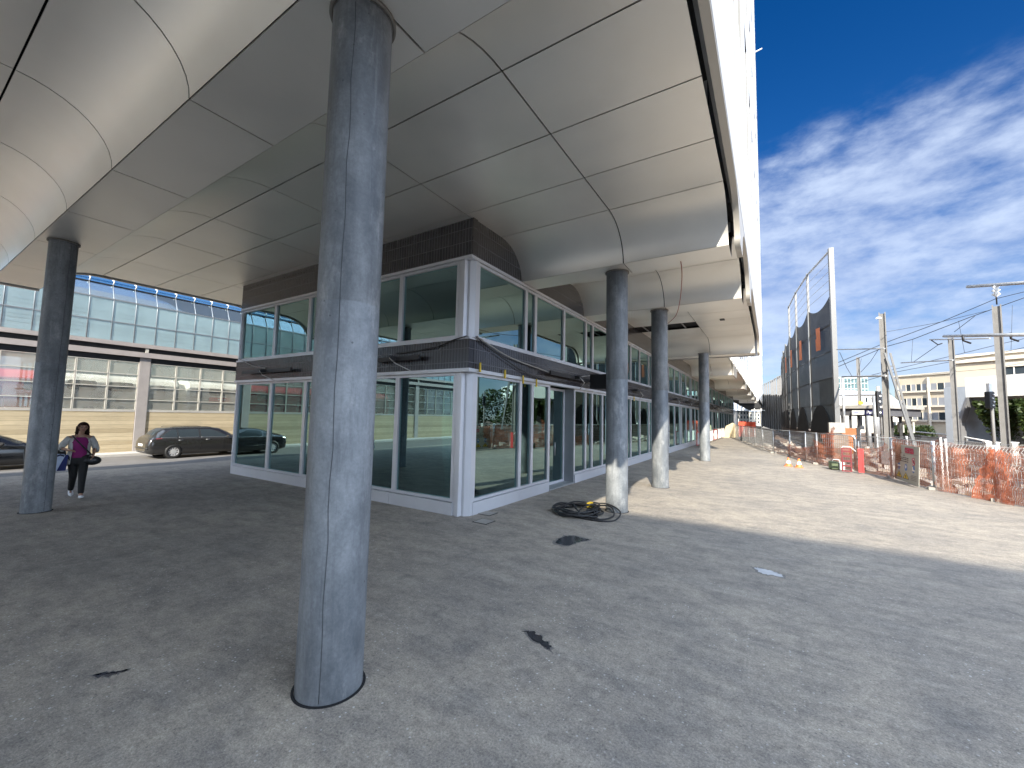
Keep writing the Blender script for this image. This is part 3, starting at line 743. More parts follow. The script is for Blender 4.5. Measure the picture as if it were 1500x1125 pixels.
# ------------------------------------------------------------------ cars
def interp(tab, y):
    if y <= tab[0][0]: return tab[0][1:]
    for i, (p, q) in enumerate(zip(tab, tab[1:])):
        if y <= q[0]:
            t = (y-p[0])/(q[0]-p[0])
            return tuple(a+(b-a)*t for a, b in zip(p[1:], q[1:]))
    return tab[-1][1:]
def car(name, label, loc, rz, tab, paint, sidewin, rear_glass, front_glass, wheels, extra=None, wheel_r=.33):
    t = thing(name, label, 'car', loc, None, rz, local=True)
    def sec(y):
        w, zb, zbelt, wr, zr = interp(tab, y)
        h = zr-zbelt
        if h > .12: u = [(w*.93, zbelt+.015), (wr+(w*.93-wr)*.45, zbelt+h*.55), (wr, zr-.075), (wr-.09, zr-.015), (wr*.5, zr+.012), (0, zr+.02)]
        else: u = [(w*.92, zbelt+.01), (w*.86, zr-.012), (w*.76, zr), (w*.6, zr+.012), (w*.3, zr+.022), (0, zr+.025)]
        return [(0, zb), (w*.8, zb), (w*.94, zb+.05), (w*.985, zb+.17), (w, zb+(zbelt-zb)*.5), (w*.995, zbelt-.16), (w*.965, zbelt-.03)] + u
    L = tab[-1][0]; ys = [L*i/64 for i in range(65)]
    ys = sorted(set(ys+[r[0] for r in tab]))
    rows = []
    for y in ys:
        s = sec(y); rows.append([(x, y, z) for x, z in s]+[(-x, y, z) for x, z in reversed(s[:-1])])
    mb = MB(); mb.grid(rows); mb.q(rows[0][::-1]); mb.q(rows[-1]); mb.build('body', paint, t)
    def side(y, k, sx, off=.006):
        s = sec(y); a, b, c = s[7], s[8], s[9]
        if k < .55: u = k/.55; p = (a[0]+(b[0]-a[0])*u, a[1]+(b[1]-a[1])*u)
        else: u = (k-.55)/.45; p = (b[0]+(c[0]-b[0])*u, b[1]+(c[1]-b[1])*u)
        return (sx*(p[0]+off), y, p[1])
    for sx in (1, -1):
        for (ya, yb, ka, kb) in sidewin:
            rr = []
            for i in range(13):
                f = i/12; y = ya+(yb-ya)*f
                k0, k1 = ka(f), kb(f); rr.append([side(y, k0+(k1-k0)*j/4, sx) for j in range(5)])
            MB().grid(rr).build('side_window', m_winglass, t)
            MB().tube([r[0] for r in rr], .007, 5).build('window_trim', m_steel, t)
    for nm, (ya, yb) in (('rear_window', rear_glass), ('windscreen', front_glass)):
        rr = []
        for i in range(9):
            y = ya+(yb-ya)*i/8; s = sec(y); c = s[10:]+[(-x, z) for x, z in reversed(s[10:-1])]
            rr.append([(x*.95, y, z+.008) for x, z in c])
        MB().grid(rr).build(nm, m_winglass, t)
    for (wx, wy) in wheels:
        sx = 1 if wx > 0 else -1; r = wheel_r
        MB().lathe(0, 0, [(0,.0),(r+.055,.0),(r+.055,.012),(0,.012)], 32)
        wh = MB()
        for (a, b) in (((r*.66),(r)),): pass
        prof_ = [(r*.64,-.1),(r*.95,-.1),(r,-.07),(r,.07),(r*.95,.1),(r*.64,.1),(r*.60,.06)]
        n = 36; base = []
        def L_(mb, pr, cx, n=36):
            b0 = len(mb.v)
            for rr_, xx in pr:
                for k in range(n):
                    a = 2*math.pi*k/n; mb.v.append((cx+sx*xx, wy+rr_*math.cos(a), r+rr_*math.sin(a)))
            for i in range(len(pr)-1):
                for k in range(n):
                    a = b0+i*n+k; b = b0+i*n+(k+1) % n; mb.f.append((a, b, b+n, a+n)); mb.sm.append(True)
            return mb
        L_(MB(), [(0,.0),(r+.05,.0)], wx-sx*.058+sx*.07).build('wheel_arch', m_black, t)
        tyre = L_(MB(), prof_, wx).build('wheel', m_rubber, t)
        L_(MB(), [(r*.66,.075),(r*.6,.06),(r*.55,.03),(0,.03)], wx).build('rim_well', m_dark, tyre)
        rim = MB()
        for k in range(10):
            a = 2*math.pi*k/10; c, s_ = math.cos(a), math.sin(a)
            rim.bar((wx+sx*.075, wy+.05*c, r+.05*s_), (wx+sx*.07, wy+r*.63*c, r+r*.63*s_), .055, .02, (1,0,0))
        L_(rim, [(r*.66,.09),(r*.58,.075)], wx); L_(rim, [(.06,.088),(0,.09)], wx)
        rim.build('rim', m_alu, tyre)
    if extra: extra(t, sec, side)
    return t
paint_g = M('grey_car_paint', (.045,.044,.043), .25, .5, .04, 1, coat=.8); paint_b = M('black_car_paint', (.02,.021,.023), .22, .4, .05, 1, coat=.9)
m_tail = M('tail_light_red', (.80,.02,.04), .15, 0, .05); m_lamp = M('clear_lamp', (.7,.7,.7), .1, .2, .05)
est = [(0.00,.62,.36,.70,.55,.72),(0.05,.80,.28,.78,.60,.82),(0.12,.86,.25,.90,.62,.96),(0.20,.89,.22,.95,.62,1.02),(0.42,.905,.2,.965,.60,1.27),(0.66,.915,.19,.965,.60,1.42),(1.00,.92,.18,.96,.61,1.455),(1.90,.925,.18,.95,.62,1.475),(2.60,.925,.18,.94,.62,1.465),(3.00,.925,.18,.935,.61,1.41),(3.45,.92,.18,.925,.60,1.20),(3.78,.915,.18,.92,.62,1.0),(3.95,.91,.18,.91,.7,.96),(4.40,.89,.2,.83,.7,.86),(4.70,.83,.24,.72,.6,.74),(4.83,.66,.3,.6,.5,.62)]
def est_extra(t, sec, side):
    for sx in (1, -1):
        rr = []
        for i in range(8):
            y = .03+.5*i/7; s = sec(y); rr.append([(sx*(s[4][0]*(1-q)+s[7][0]*q+.012), y, s[4][1]*(1-q)+s[7][1]*q) for q in (.5+.2*i/7,.68+.07*i/7,.85,.97)])
        MB().grid(rr).build('tail_light', m_tail, t)
        for y in (1.12, 2.06, 3.1):
            MB().tube([(sx*(sec(y)[k][0]+.002), y+(.0 if k < 6 else .02), sec(y)[k][1]) for k in (3,4,5,6,7)], .006, 5).build('door_seam', m_black, t)
        for y in (1.16, 2.3):
            MB().tube([(sx*(sec(y)[6][0]+.02), y, .86), (sx*(sec(y)[6][0]+.028), y+.08, .862), (sx*(sec(y)[6][0]+.02), y+.18, .864)], .014, 6).build('door_handle', m_steel, t)
        MB().tube([(sx*.9, 3.28, .97), (sx*1.0, 3.24, 1.0), (sx*1.06, 3.2, 1.02)], .06, 10, rs=[.02,.07,.055]).build('wing_mirror', paint_g, t)
        MB().tube([(sx*.57, .9, 1.47), (sx*.585, 1.0, 1.495), (sx*.6, 2.4, 1.495), (sx*.6, 2.6, 1.46)], .014, 6).build('roof_rail', m_dark, t)
    MB().box(-.26, .26, -.012, .03, .60, .71).build('number_plate', m_whitep, t)
    MB().tube([(-.8, .03, .5), (0, -.02, .5), (.8, .03, .5)], .02, 6).build('bumper_trim', m_dark, t)
k0 = lambda f: .05
car('estate_car', 'dark grey estate car with silver ten spoke wheels by the boarded wall', (-25.15, 7.25, -.3), 0, est, paint_g,
    [(.5, 1.13, lambda f: .05+.0*f, lambda f: .12+.82*min(1, f*1.5)), (1.18, 2.02, k0, lambda f: .94), (2.1, 3.4, k0, lambda f: .94-.82*max(0, f-.35)/.65)],
    (.27, .62), (3.05, 3.72), [(.84, .98), (-.84, .98), (.84, 3.86), (-.84, 3.86)], est_extra)
cou = [(0,.7,.35,.74,.55,.78),(.1,.86,.25,.88,.6,.92),(.3,.9,.2,.92,.58,1.0),(.9,.915,.18,.93,.56,1.2),(1.5,.92,.17,.92,.57,1.36),(2.1,.92,.17,.91,.57,1.4),(2.6,.92,.17,.90,.56,1.34),(3.1,.915,.17,.89,.56,1.14),(3.45,.91,.17,.88,.6,.96),(3.7,.9,.17,.87,.68,.92),(4.25,.90,.2,.82,.66,.84),(4.5,.80,.26,.68,.55,.7),(4.6,.6,.32,.56,.45,.58)]
def cou_extra(t, sec, side):
    for sx in (1, -1):
        y = 1.35; MB().tube([(sx*(sec(y)[k][0]+.002), y, sec(y)[k][1]) for k in (3,4,5,6,7)], .006, 5).build('door_seam', m_black, t)
        MB().tube([(sx*.9, 2.85, .93), (sx*1.0, 2.82, .96), (sx*1.06, 2.79, .98)], .06, 10, rs=[.02,.07,.055]).build('wing_mirror', paint_b, t)
        MB().tube([(sx*.915, 1.0, .5), (sx*.93, 2.2, .46), (sx*.925, 3.1, .52)], .014, 5).build('side_crease', paint_b, t)
        MB().box(sx*.78-.1, sx*.78+.1, 4.44, 4.5, .6, .68).build('headlight', m_lamp, t)
car('black_car', 'low black coupe half hidden behind the far left column', (-24.7, .1, -.3), 0, cou, paint_b,
    [(.75, 1.32, k0, lambda f: .1+.8*f), (1.4, 2.95, k0, lambda f: .93-.85*max(0, f-.45)/.55)], (.35, 1.35), (2.65, 3.4), [(.84, .85), (-.84, .85), (.82, 3.95), (-.82, 3.95)], cou_extra, .34)

# ------------------------------------------------------------------ the woman
def skin(name, J, E, mat, parent, sub=2, root=0, smooth_=True):
    me = bpy.data.meshes.new(name); keys = list(J); idx = {k: i for i, k in enumerate(keys)}
    me.from_pydata([J[k][0] for k in keys], [(idx[a], idx[b]) for a, b in E], [])
    o = bpy.data.objects.new(name, me); COL.objects.link(o)
    sk = o.modifiers.new('s', 'SKIN'); sk.use_smooth_shade = True
    for k in keys:
        r = J[k][1]; r = r if isinstance(r, tuple) else (r, r)
        me.skin_vertices[0].data[idx[k]].radius = r
    me.skin_vertices[0].data[root].use_root = True
    ss = o.modifiers.new('u', 'SUBSURF'); ss.levels = sub; ss.render_levels = sub
    dg = bpy.context.evaluated_depsgraph_get(); me2 = bpy.data.meshes.new_from_object(o.evaluated_get(dg)); me2.name = name
    bpy.data.objects.remove(o); me2.materials.clear(); me2.materials.append(mat)
    for p in me2.polygons: p.use_smooth = True
    o = bpy.data.objects.new(name, me2); COL.objects.link(o); o.parent = parent
    return o
def ellips(mb, c, r, keep=lambda x, y, z: True, n=20, m=14):
    P = lambda i, j: (c[0]+r[0]*math.sin(math.pi*i/m)*math.cos(2*math.pi*j/n), c[1]+r[1]*math.sin(math.pi*i/m)*math.sin(2*math.pi*j/n), c[2]+r[2]*math.cos(math.pi*i/m))
    for i in range(m):
        for j in range(n):
            q = [P(i,j),P(i+1,j),P(i+1,j+1),P(i,j+1)]
            cx = [sum(p[k] for p in q)/4 for k in range(3)]
            if keep(*cx): mb.q(q if 0 < i < m-1 else q, True)
    return mb
def loft(mb, secs, a0=0, a1=360, n=28):
    rows = []
    for (cx, cy, z, rx, ry) in secs:
        rows.append([(cx+rx*math.cos(rad(a0+(a1-a0)*k/n)), cy+ry*math.sin(rad(a0+(a1-a0)*k/n)), z) for k in range(n+1)])
    return mb.grid(rows)
m_skin = M('skin', (.36,.20,.13), .5, 0, .06); m_hair = M('brown_hair', (.03,.015,.010), .8, 0, .35, 30, stretch=(1,1,.15), spec=.15); m_top = M('magenta_top', (.22,.012,.12), .8, 0, .15, 8)
m_card = M('pale_grey_knit', (.46,.45,.42), .9, 0, .1, 20, .3, 120); m_pants = M('black_trousers', (.004,.004,.0045), .75, 0, .2, 10); m_shoe = M('white_trainer', (.78,.78,.78), .5, 0, .04); m_leather = M('black_leather', (.012,.012,.013), .4, 0, .2, 12)
pz = thing('person', 'woman in magenta top, grey cardigan, black trousers and white trainers walking with two bags', 'person', (-13.6, 2.83, 0), None, rad(-6), local=True)
J = {'pelvis': ((0,0,.94), (.12,.145)), 'waist': ((0,0,1.08), (.10,.125)), 'chest': ((.01,0,1.25), (.115,.15)), 'upper': ((.0,0,1.36), (.09,.13)), 'neck': ((.015,0,1.44), .052), 'neck2': ((.03,.005,1.49), .05),
     'jaw': ((.05,.012,1.54), (.062,.058)), 'head': ((.045,.02,1.61), (.09,.075)), 'crown': ((.03,.027,1.68), (.065,.06)),
     'hipL': ((.02,.085,.88), .09), 'kneeL': ((.17,.07,.50), .06), 'calfL': ((.20,.066,.36), .055), 'ankL': ((.29,.06,.10), .038), 'toeL': ((.42,.065,.05), .034),
     'hipR': ((-.02,-.085,.88), .09), 'kneeR': ((-.01,-.06,.50), .06), 'calfR': ((-.14,-.055,.36), .055), 'ankR': ((-.36,-.045,.13), .038), 'toeR': ((-.25,-.05,.045), .034),
     'shL': ((.0,.165,1.365), .058), 'elL': ((-.06,.275,1.13), .042), 'wrL': ((.09,.225,.97), .027), 'paL': ((.135,.20,.94), (.036,.02)),
     'shR': ((.0,-.165,1.365), .058), 'elR': ((-.03,-.315,1.15), .042), 'wrR': ((.17,-.20,1.11), .027), 'paR': ((.22,-.16,1.105), (.036,.02))}
E_ = [('pelvis','waist'),('waist','chest'),('chest','upper'),('upper','neck'),('neck','neck2'),('neck2','jaw'),('jaw','head'),('head','crown'),('pelvis','hipL'),('hipL','kneeL'),('kneeL','calfL'),('calfL','ankL'),('ankL','toeL'),('pelvis','hipR'),('hipR','kneeR'),('kneeR','calfR'),('calfR','ankR'),('ankR','toeR'),('upper','shL'),('shL','elL'),('elL','wrL'),('wrL','paL'),('upper','shR'),('shR','elR'),('elR','wrR'),('wrR','paR')]
for s_, d in (('L', Vector((.6,-.35,-.6)).normalized()), ('R', Vector((.62,.72,-.25)).normalized())):
    p = Vector(J['pa'+s_][0]); sdv = d.cross(Vector((0,0,1))).normalized()
    for i, (o, l) in enumerate(((-.026,.06),(-.009,.07),(.009,.066),(.026,.05))):
        a = p+d*.03+sdv*o; b = a+d*l*.55; c = b+(d*.6+Vector((0,0,-.8))).normalized()*l*.5
        for nm, q in (('a', a), ('b', b), ('c', c)): J[f'f{s_}{i}{nm}'] = (tuple(q), .0085)
        E_ += [('pa'+s_, f'f{s_}{i}a'), (f'f{s_}{i}a', f'f{s_}{i}b'), (f'f{s_}{i}b', f'f{s_}{i}c')]
    th = p-sdv*.035; J['t'+s_] = (tuple(th+d*.01), .011); J['u'+s_] = (tuple(th+d*.045-sdv*.01), .009)
    E_ += [('pa'+s_, 't'+s_), ('t'+s_, 'u'+s_)]
skin('body', J, E_, m_skin, pz)
hd = Vector((.045, .02, 1.605))
mb = MB(); mb.tube([hd+Vector((.083,.003,.015)), hd+Vector((.105,.004,-.018)), hd+Vector((.085,.004,-.03))], .012, 8, rs=[.008,.015,.010]); mb.build('nose', m_skin, pz)
for sy in (1, -1):
    ellips(MB(), hd+Vector((.078,sy*.032+.003,.012)), (.012,.015,.009)).build('eye', m_leather, pz)
    ellips(MB(), hd+Vector((.01,sy*.078,-.005)), (.018,.012,.028)).build('ear', m_skin, pz)
ellips(MB(), hd+Vector((.082,.003,-.052)), (.01,.025,.008)).build('mouth', M('lips', (.3,.08,.07), .5), pz)
mb = MB(); ellips(mb, hd+Vector((-.014,.004,.015)), (.112,.102,.118), lambda x, y, z: not (x > hd.x+.045 and z < hd.z+.055 and abs(y-hd.y) < .075), 32, 24)
for k in range(46):
    a = rad(92+176*k/45); bx, by = hd.x-.012+.098*math.cos(a), hd.y+.092*math.sin(a)
    ln = .20+.05*math.sin(k*2.1); mb.tube([(bx, by, hd.z+.03), (bx*1.02-.004, by+.006*math.sin(k), hd.z-.09), (bx-.012, by+.02*math.sin(k*1.7)+.012*math.sin(k*4.1)+(.016 if by > hd.y else -.010), hd.z+.03-ln)], .02, 6, rs=[.02,.021,.006])
mb.build('hair', m_hair, pz)
tp = loft(MB(), [(.0,0,.92,.128,.165),(.005,0,1.02,.122,.148),(.01,0,1.10,.122,.142),(.02,0,1.20,.136,.155),(.022,0,1.27,.136,.16),(.008,0,1.34,.112,.15),(0,0,1.385,.09,.125)]).build('top', m_top, pz)
cg = MB(); loft(cg, [(-.01,0,.78,.165,.215),(-.012,0,.92,.16,.205),(-.01,0,1.05,.15,.185),(0,0,1.2,.15,.185),(-.002,0,1.32,.13,.185),(-.005,0,1.385,.10,.155),(-.005,0,1.43,.075,.085)], 42, 318)
cg.tube([(0,.16,1.375), (-.035,.235,1.24), (-.062,.283,1.10), (-.02,.268,1.04)], .07, 14, rs=[.072,.068,.062,.06]); cg.tube([(0,-.16,1.375), (-.02,-.245,1.25), (-.032,-.322,1.13), (.05,-.275,1.125)], .07, 14, rs=[.072,.068,.062,.06])
cgo = cg.build('cardigan', m_card, pz); sm = cgo.modifiers.new('t', 'SOLIDIFY'); sm.thickness = .01
JP = {k: (J[k][0], r) for k, r in (('pelvis',(.135,.158)),('hipL',.105),('kneeL',.075),('calfL',.066),('ankL',.055),('hipR',.105),('kneeR',.075),('calfR',.066),('ankR',.055))}
skin('trousers', JP, [('pelvis','hipL'),('hipL','kneeL'),('kneeL','calfL'),('calfL','ankL'),('pelvis','hipR'),('hipR','kneeR'),('kneeR','calfR'),('calfR','ankR')], m_pants, pz)
def shoe(hx, hy, hz, tilt):
    mb = MB(); rows = []
    for (u, w_, h_) in ((-.07,.02,.05),(-.055,.036,.085),(-.01,.04,.095),(.05,.042,.075),(.11,.047,.055),(.16,.04,.045),(.185,.018,.03)):
        rows.append([(hx+u*math.cos(tilt), hy+w_*math.cos(a), max(.004, hz+.0+h_*.5+h_*.5*math.sin(a)+u*math.sin(tilt))) for a in [2*math.pi*k/14 for k in range(15)]])
    mb.grid(rows); mb.q(rows[0]); mb.q(rows[-1]); mb.build('shoe', m_shoe, pz)
shoe(.30, .06, .015, rad(12)); shoe(-.37, -.045, .085, rad(-24))
# her bags are things of their own
PM = Matrix.Translation((-13.6, 2.83, 0)) @ Matrix.Rotation(rad(-6), 4, 'Z')
tb = thing('tote_bag', 'pale blue and navy tote bag hanging on the woman\'s right forearm', 'bag', (-13.6, 2.83, 0), None, rad(-6), local=True)
mb = MB(); mb.prism([(.06,-.50,.64),(.10,-.20,.64),(.10,-.18,1.0),(.06,-.44,1.02)], (-.14, 0, 0)); mb.build('bag_body', M('pale_blue_canvas', (.55,.64,.80), .8, 0, .08, 5), tb, bevel=.015)
MB().prism([(.104,-.335,.645),(.104,-.195,.645),(.104,-.172,.998),(.104,-.215,.998)], (.004, .0, 0)).build('navy_panel', M('navy_canvas', (.02,.03,.14), .8), tb)
for dx in (0, -.13): MB().tube([(.085+dx*.9,-.40,1.0), (.07+dx,-.34,1.09), (.06+dx*.5,-.28,1.135), (.07+dx,-.23,1.08), (.09+dx*.9,-.22,.99)], .012, 8).build('bag_handle', m_leather, tb)
MB().tube([(.09,-.42,.99), (.1,-.36,.97), (.1,-.3,1.0), (.1,-.24,.97)], .018, 6).build('bag_lining', M('navy_print', (.02,.025,.08), .8), tb)
hb = thing('handbag', 'black shoulder bag on a long strap at the woman\'s left hip', 'bag', (-13.6, 2.83, 0), None, rad(-6), local=True)
ellips(MB(), (.13,.22,.84), (.075,.15,.105)).build('bag_body', m_leather, hb)
MB().tube([(.12,.24,.93), (.145,.13,1.06), (.168,.02,1.2), (.15,-.08,1.33), (.06,-.14,1.425), (-.06,-.12,1.40), (-.17,.0,1.2), (-.12,.2,.98), (.04,.26,.92)], .014, 8).build('bag_strap', m_leather, hb)

# ------------------------------------------------------------------ small things by the glass front
random.seed(3)
def cable(name, pts, r, label, cat='cable', group=None, mat=None, n=6):
    # smooth through points
    out = []
    P = [Vector(p) for p in pts]
    for i in range(len(P)-1):
        p0, p1, p2, p3 = P[max(i-1,0)], P[i], P[i+1], P[min(i+2,len(P)-1)]
        for k in range(8):
            t = k/8; out.append(.5*((2*p1)+(p2-p0)*t+(2*p0-5*p1+4*p2-p3)*t*t+(3*p1-p0-3*p2+p3)*t**3))
    out.append(P[-1])
    return tag(MB().tube(out, r, n).build(name, mat or m_rubber), label, cat, group)
c0 = gnd(845, 752)
pts = []
for k in range(0, 150):
    a = k*2*math.pi/19.0
    lobe = k // 19
    rx = .42+.10*math.sin(lobe*2.3)+.03*math.sin(k*.7); ry = .52+.12*math.cos(lobe*1.7)
    cx = .05*math.sin(lobe*1.9); cyy = .06*math.cos(lobe*2.6)
    pts.append((c0.x-.02+cx+rx*math.cos(a), c0.y+.1+cyy+ry*math.sin(a), .02+.012*(lobe)+.015*(1+math.sin(k*1.3+lobe))))
for p in ((-.25,.35,.08),(.25,.4,.12),(.62,.28,.16),(.80,-.05,.05),(.62,-.38,.02),(.30,-.30,.03),(.05,-.1,.06),(.15,.3,.14),(.5,.42,.18),(.86,.2,.1),(.9,-.25,.02),(.66,-.5,.02),(.1,-.48,.02),(-.3,-.4,.02)):
    pts.append((c0.x+p[0], c0.y+.1+p[1], p[2]))
cc_ = cable('cable_coil', pts, .017, 'coiled black cable lying on the ground at the foot of a column', 'cable coil')
cc_t = MB().box(c0.x+.04, c0.x+.12, c0.y+.47, c0.y+.66, .05, .15).build('yellow_tie', m_yellow, cc_)
for i, (px, py, lab) in enumerate(((714, 752, 'square floor cover nearest the glass corner, set flush in the screed'), (709, 764, 'square floor cover in the open screed a step off the glass'))):
    c = gnd(px, py); t = thing('access_cover', lab, 'floor cover', (c.x, c.y, 0), 'square covers in the screed')
    MB().box(c.x-.17, c.x+.17, c.y-.17, c.y+.17, -.02, .004).build('cover_joint', m_black, t)
    MB().box(c.x-.145, c.x+.145, c.y-.145, c.y+.145, -.02, .009).build('cover_plate', m_conc, t)
m_damp = M('damp_screed', (.15,.138,.125), .6, 0, .35, 14, .4, 60)
def blob(px, seed, mat, name, label, cat, z=.0025):
    rnd = random.Random(seed); c = [gnd(*p) for p in px]
    # closed Catmull outline
    out = []; n = len(c)
    for i in range(n):
        p0, p1, p2, p3 = c[i-1], c[i], c[(i+1) % n], c[(i+2) % n]
        for k in range(6):
            t = k/6; q = .5*((2*p1)+(p2-p0)*t+(2*p0-5*p1+4*p2-p3)*t*t+(3*p1-p0-3*p2+p3)*t**3)
            out.append((q.x+rnd.uniform(-.02,.02), q.y+rnd.uniform(-.02,.02), .0005))
    o = tag(MB().prism(out, (0, 0, z)).build(name, mat), label, cat)
    cx = sum(p[0] for p in out)/len(out); cyy = sum(p[1] for p in out)/len(out)
    MB().prism([(cx+(x-cx)*1.22+rnd.uniform(-.02,.02), cyy+(y-cyy)*1.22+rnd.uniform(-.02,.02), .0003) for x, y, _ in out], (0, 0, .0009)).build('damp_edge', m_damp, o)
m_wet = M('wet_dark_patch', (.035,.036,.04), .12, 0, .3, 6)
blob([(814,795),(824,787),(840,785),(852,788),(862,791),(845,795),(832,799)], 1, m_wet, 'puddle', 'dark wet puddle on the screed in front of the cable coil', 'puddle')
blob([(768,926),(778,925),(792,932),(805,946),(801,951),(786,941)], 2, m_wet, 'puddle', 'long dark wet patch on the open screed nearer the camera', 'puddle')
blob([(1106,832),(1120,834),(1140,840),(1146,845),(1132,843),(1116,840)], 3, M('pale_mortar', (.5,.5,.5), .8, 0, .25, 6), 'mortar_patch', 'pale spilled mortar patch on the shaded screed at right', 'mortar patch')
blob([(138,990),(150,987),(168,984),(184,981),(170,987),(152,991)], 4, m_wet, 'stain', 'thin dark wet streak on the screed at lower left', 'stain')
# arms, cables, clips on the tile band
def arm(px, py, plane, label):
    d = gnd(px, py, 3.35) if False else None
def onx(px, py, X): 
    d = fwd + r2*((px-750)/FPX) - u2*((py-562.5)/FPX); return Vector((0,0,H)) + d*(X/d.x)
def ony(px, py, Y):
    d = fwd + r2*((px-750)/FPX) - u2*((py-562.5)/FPX); return Vector((0,0,H)) + d*(Y/d.y)
GA = 'black mounting arms along the tile band'
for (x0, y0, x1, y1, f, lab) in ((362,538,432,551,'x','black mounting arm on the tile band near the far end of the street front'), (553,521,620,533,'x','black mounting arm on the tile band left of the glazed corner'), (800,558,866,550,'y','black mounting arm on the tile band above the recessed door')):
    a = (ony(x0,y0,GY-.1) if f == 'x' else onx(x0,y0,GX+.12)); b = (ony(x1,y1,GY-.1) if f == 'x' else onx(x1,y1,GX+.12))
    a.z = b.z = (a.z+b.z)/2; t = thing('mounting_arm', lab, 'arm', tuple((a+b)/2), GA)
    nv = Vector((0,-1,0)) if f == 'x' else Vector((1,0,0)); c = (a+b)/2
    MB().bar(a+nv*.12, b+nv*.12, .05, .10).build('rail', m_dark, t); MB().bar(c-nv*.05, c+nv*.3, .09, .09).build('bracket', m_dark, t)
    MB().tube([c+nv*.3+Vector((0,0,.0)), c+nv*.34+(b-a).normalized()*.25-Vector((0,0,.14)), c+nv*.1+(b-a).normalized()*.5-Vector((0,0,.3))], .011, 6).build('wire', m_conc_l, t)
far = []
for k in range(8):
    y = 19+k*4.6; t = thing('mounting_arm', 'small black mounting arm on the tile band along the receding glazed front', 'arm', (GX+.2, y, 3.3), GA)
    MB().box(GX+.07, GX+.3, y-.45, y+.45, 3.3, 3.38).build('rail', m_dark, t); MB().tube([(GX+.3, y, 3.3), (GX+.35, y+.3, 3.12), (GX+.1, y+.6, 2.98)], .014, 5).build('wire', m_conc_l, t)
bx = onx(877, 559, GX+.55)
t = thing('box_sign', 'black box sign projecting from the tile band beside the second column', 'sign', tuple(bx))
MB().box(bx.x-.28, bx.x+.3, bx.y-.06, bx.y+.06, bx.z-.24, bx.z+.24).build('sign_box', m_black, t); MB().tube([(GX+.05, bx.y, bx.z), (bx.x-.28, bx.y, bx.z)], .02, 6).build('arm', m_dark, t)
GC = 'loose cables hung along the tile band'
mk = lambda l, f: [ (ony(x,y,GY-.12) if f == 'x' else onx(x,y,GX+.13)) for x, y in l]
cable('cable', mk([(684,492),(664,498),(640,508),(610,514),(580,518)], 'x'), .012, 'black cable hanging on the tiles left of the glazed corner', group=GC)
cable('cable', mk([(697,493),(720,512),(745,530),(770,546),(800,556),(835,560)], 'y'), .012, 'lower black cable sagging across the tiles right of the glazed corner', group=GC)
cable('cable', mk([(699,493),(715,504),(740,520),(765,531),(790,540),(815,549),(840,553),(870,549)], 'y'), .016, 'thicker grey cable above another along the tiles right of the corner', group=GC, mat=m_conc)
cable('cable', mk([(350,525),(362,532),(375,537),(388,539)], 'x'), .012, 'short grey cable at the far left end of the tile band', group=GC, mat=m_conc_l)
for x, y, lab in ((703.5,538,'yellow clip nearest the glazed corner'),(740,548,'yellow clip over the middle of the first pane'),(766.5,556,'yellow clip over the narrow pane'),(786,561,'yellow clip left of the recessed door'),(929,584,'lone yellow clip beyond the second column')):
    p = onx(x, y, GX+.13); tag(MB().prism([(p.x-.02,p.y-.02,p.z-.1),(p.x-.02,p.y+.025,p.z-.1),(p.x-.02,p.y+.02,p.z+.03),(p.x-.02,p.y+.012,p.z+.1),(p.x-.02,p.y-.012,p.z+.1)], (.03,0,0)).build('clip', m_yellow), lab+', on the frame under the tiles', 'clip', 'yellow clips on the frame')
cable('hanging_wire', [gnd(997,381,5.52), gnd(999,405,5.3), gnd(996,440,5.15), gnd(990,462,5.1), gnd(978,474,5.25)], .009, 'thin reddish wire dangling from the open soffit', 'wire', mat=M('red_wire', (.35,.07,.04), .5))
p = gnd(1058, 468, ZH-.004); tag(MB().box(p.x-.09, p.x+.09, p.y-.16, p.y+.16, ZH-.02, ZH-.003).build('soffit_vent', m_dark), 'small dark rectangular vent in the soffit above the last column bay', 'vent')

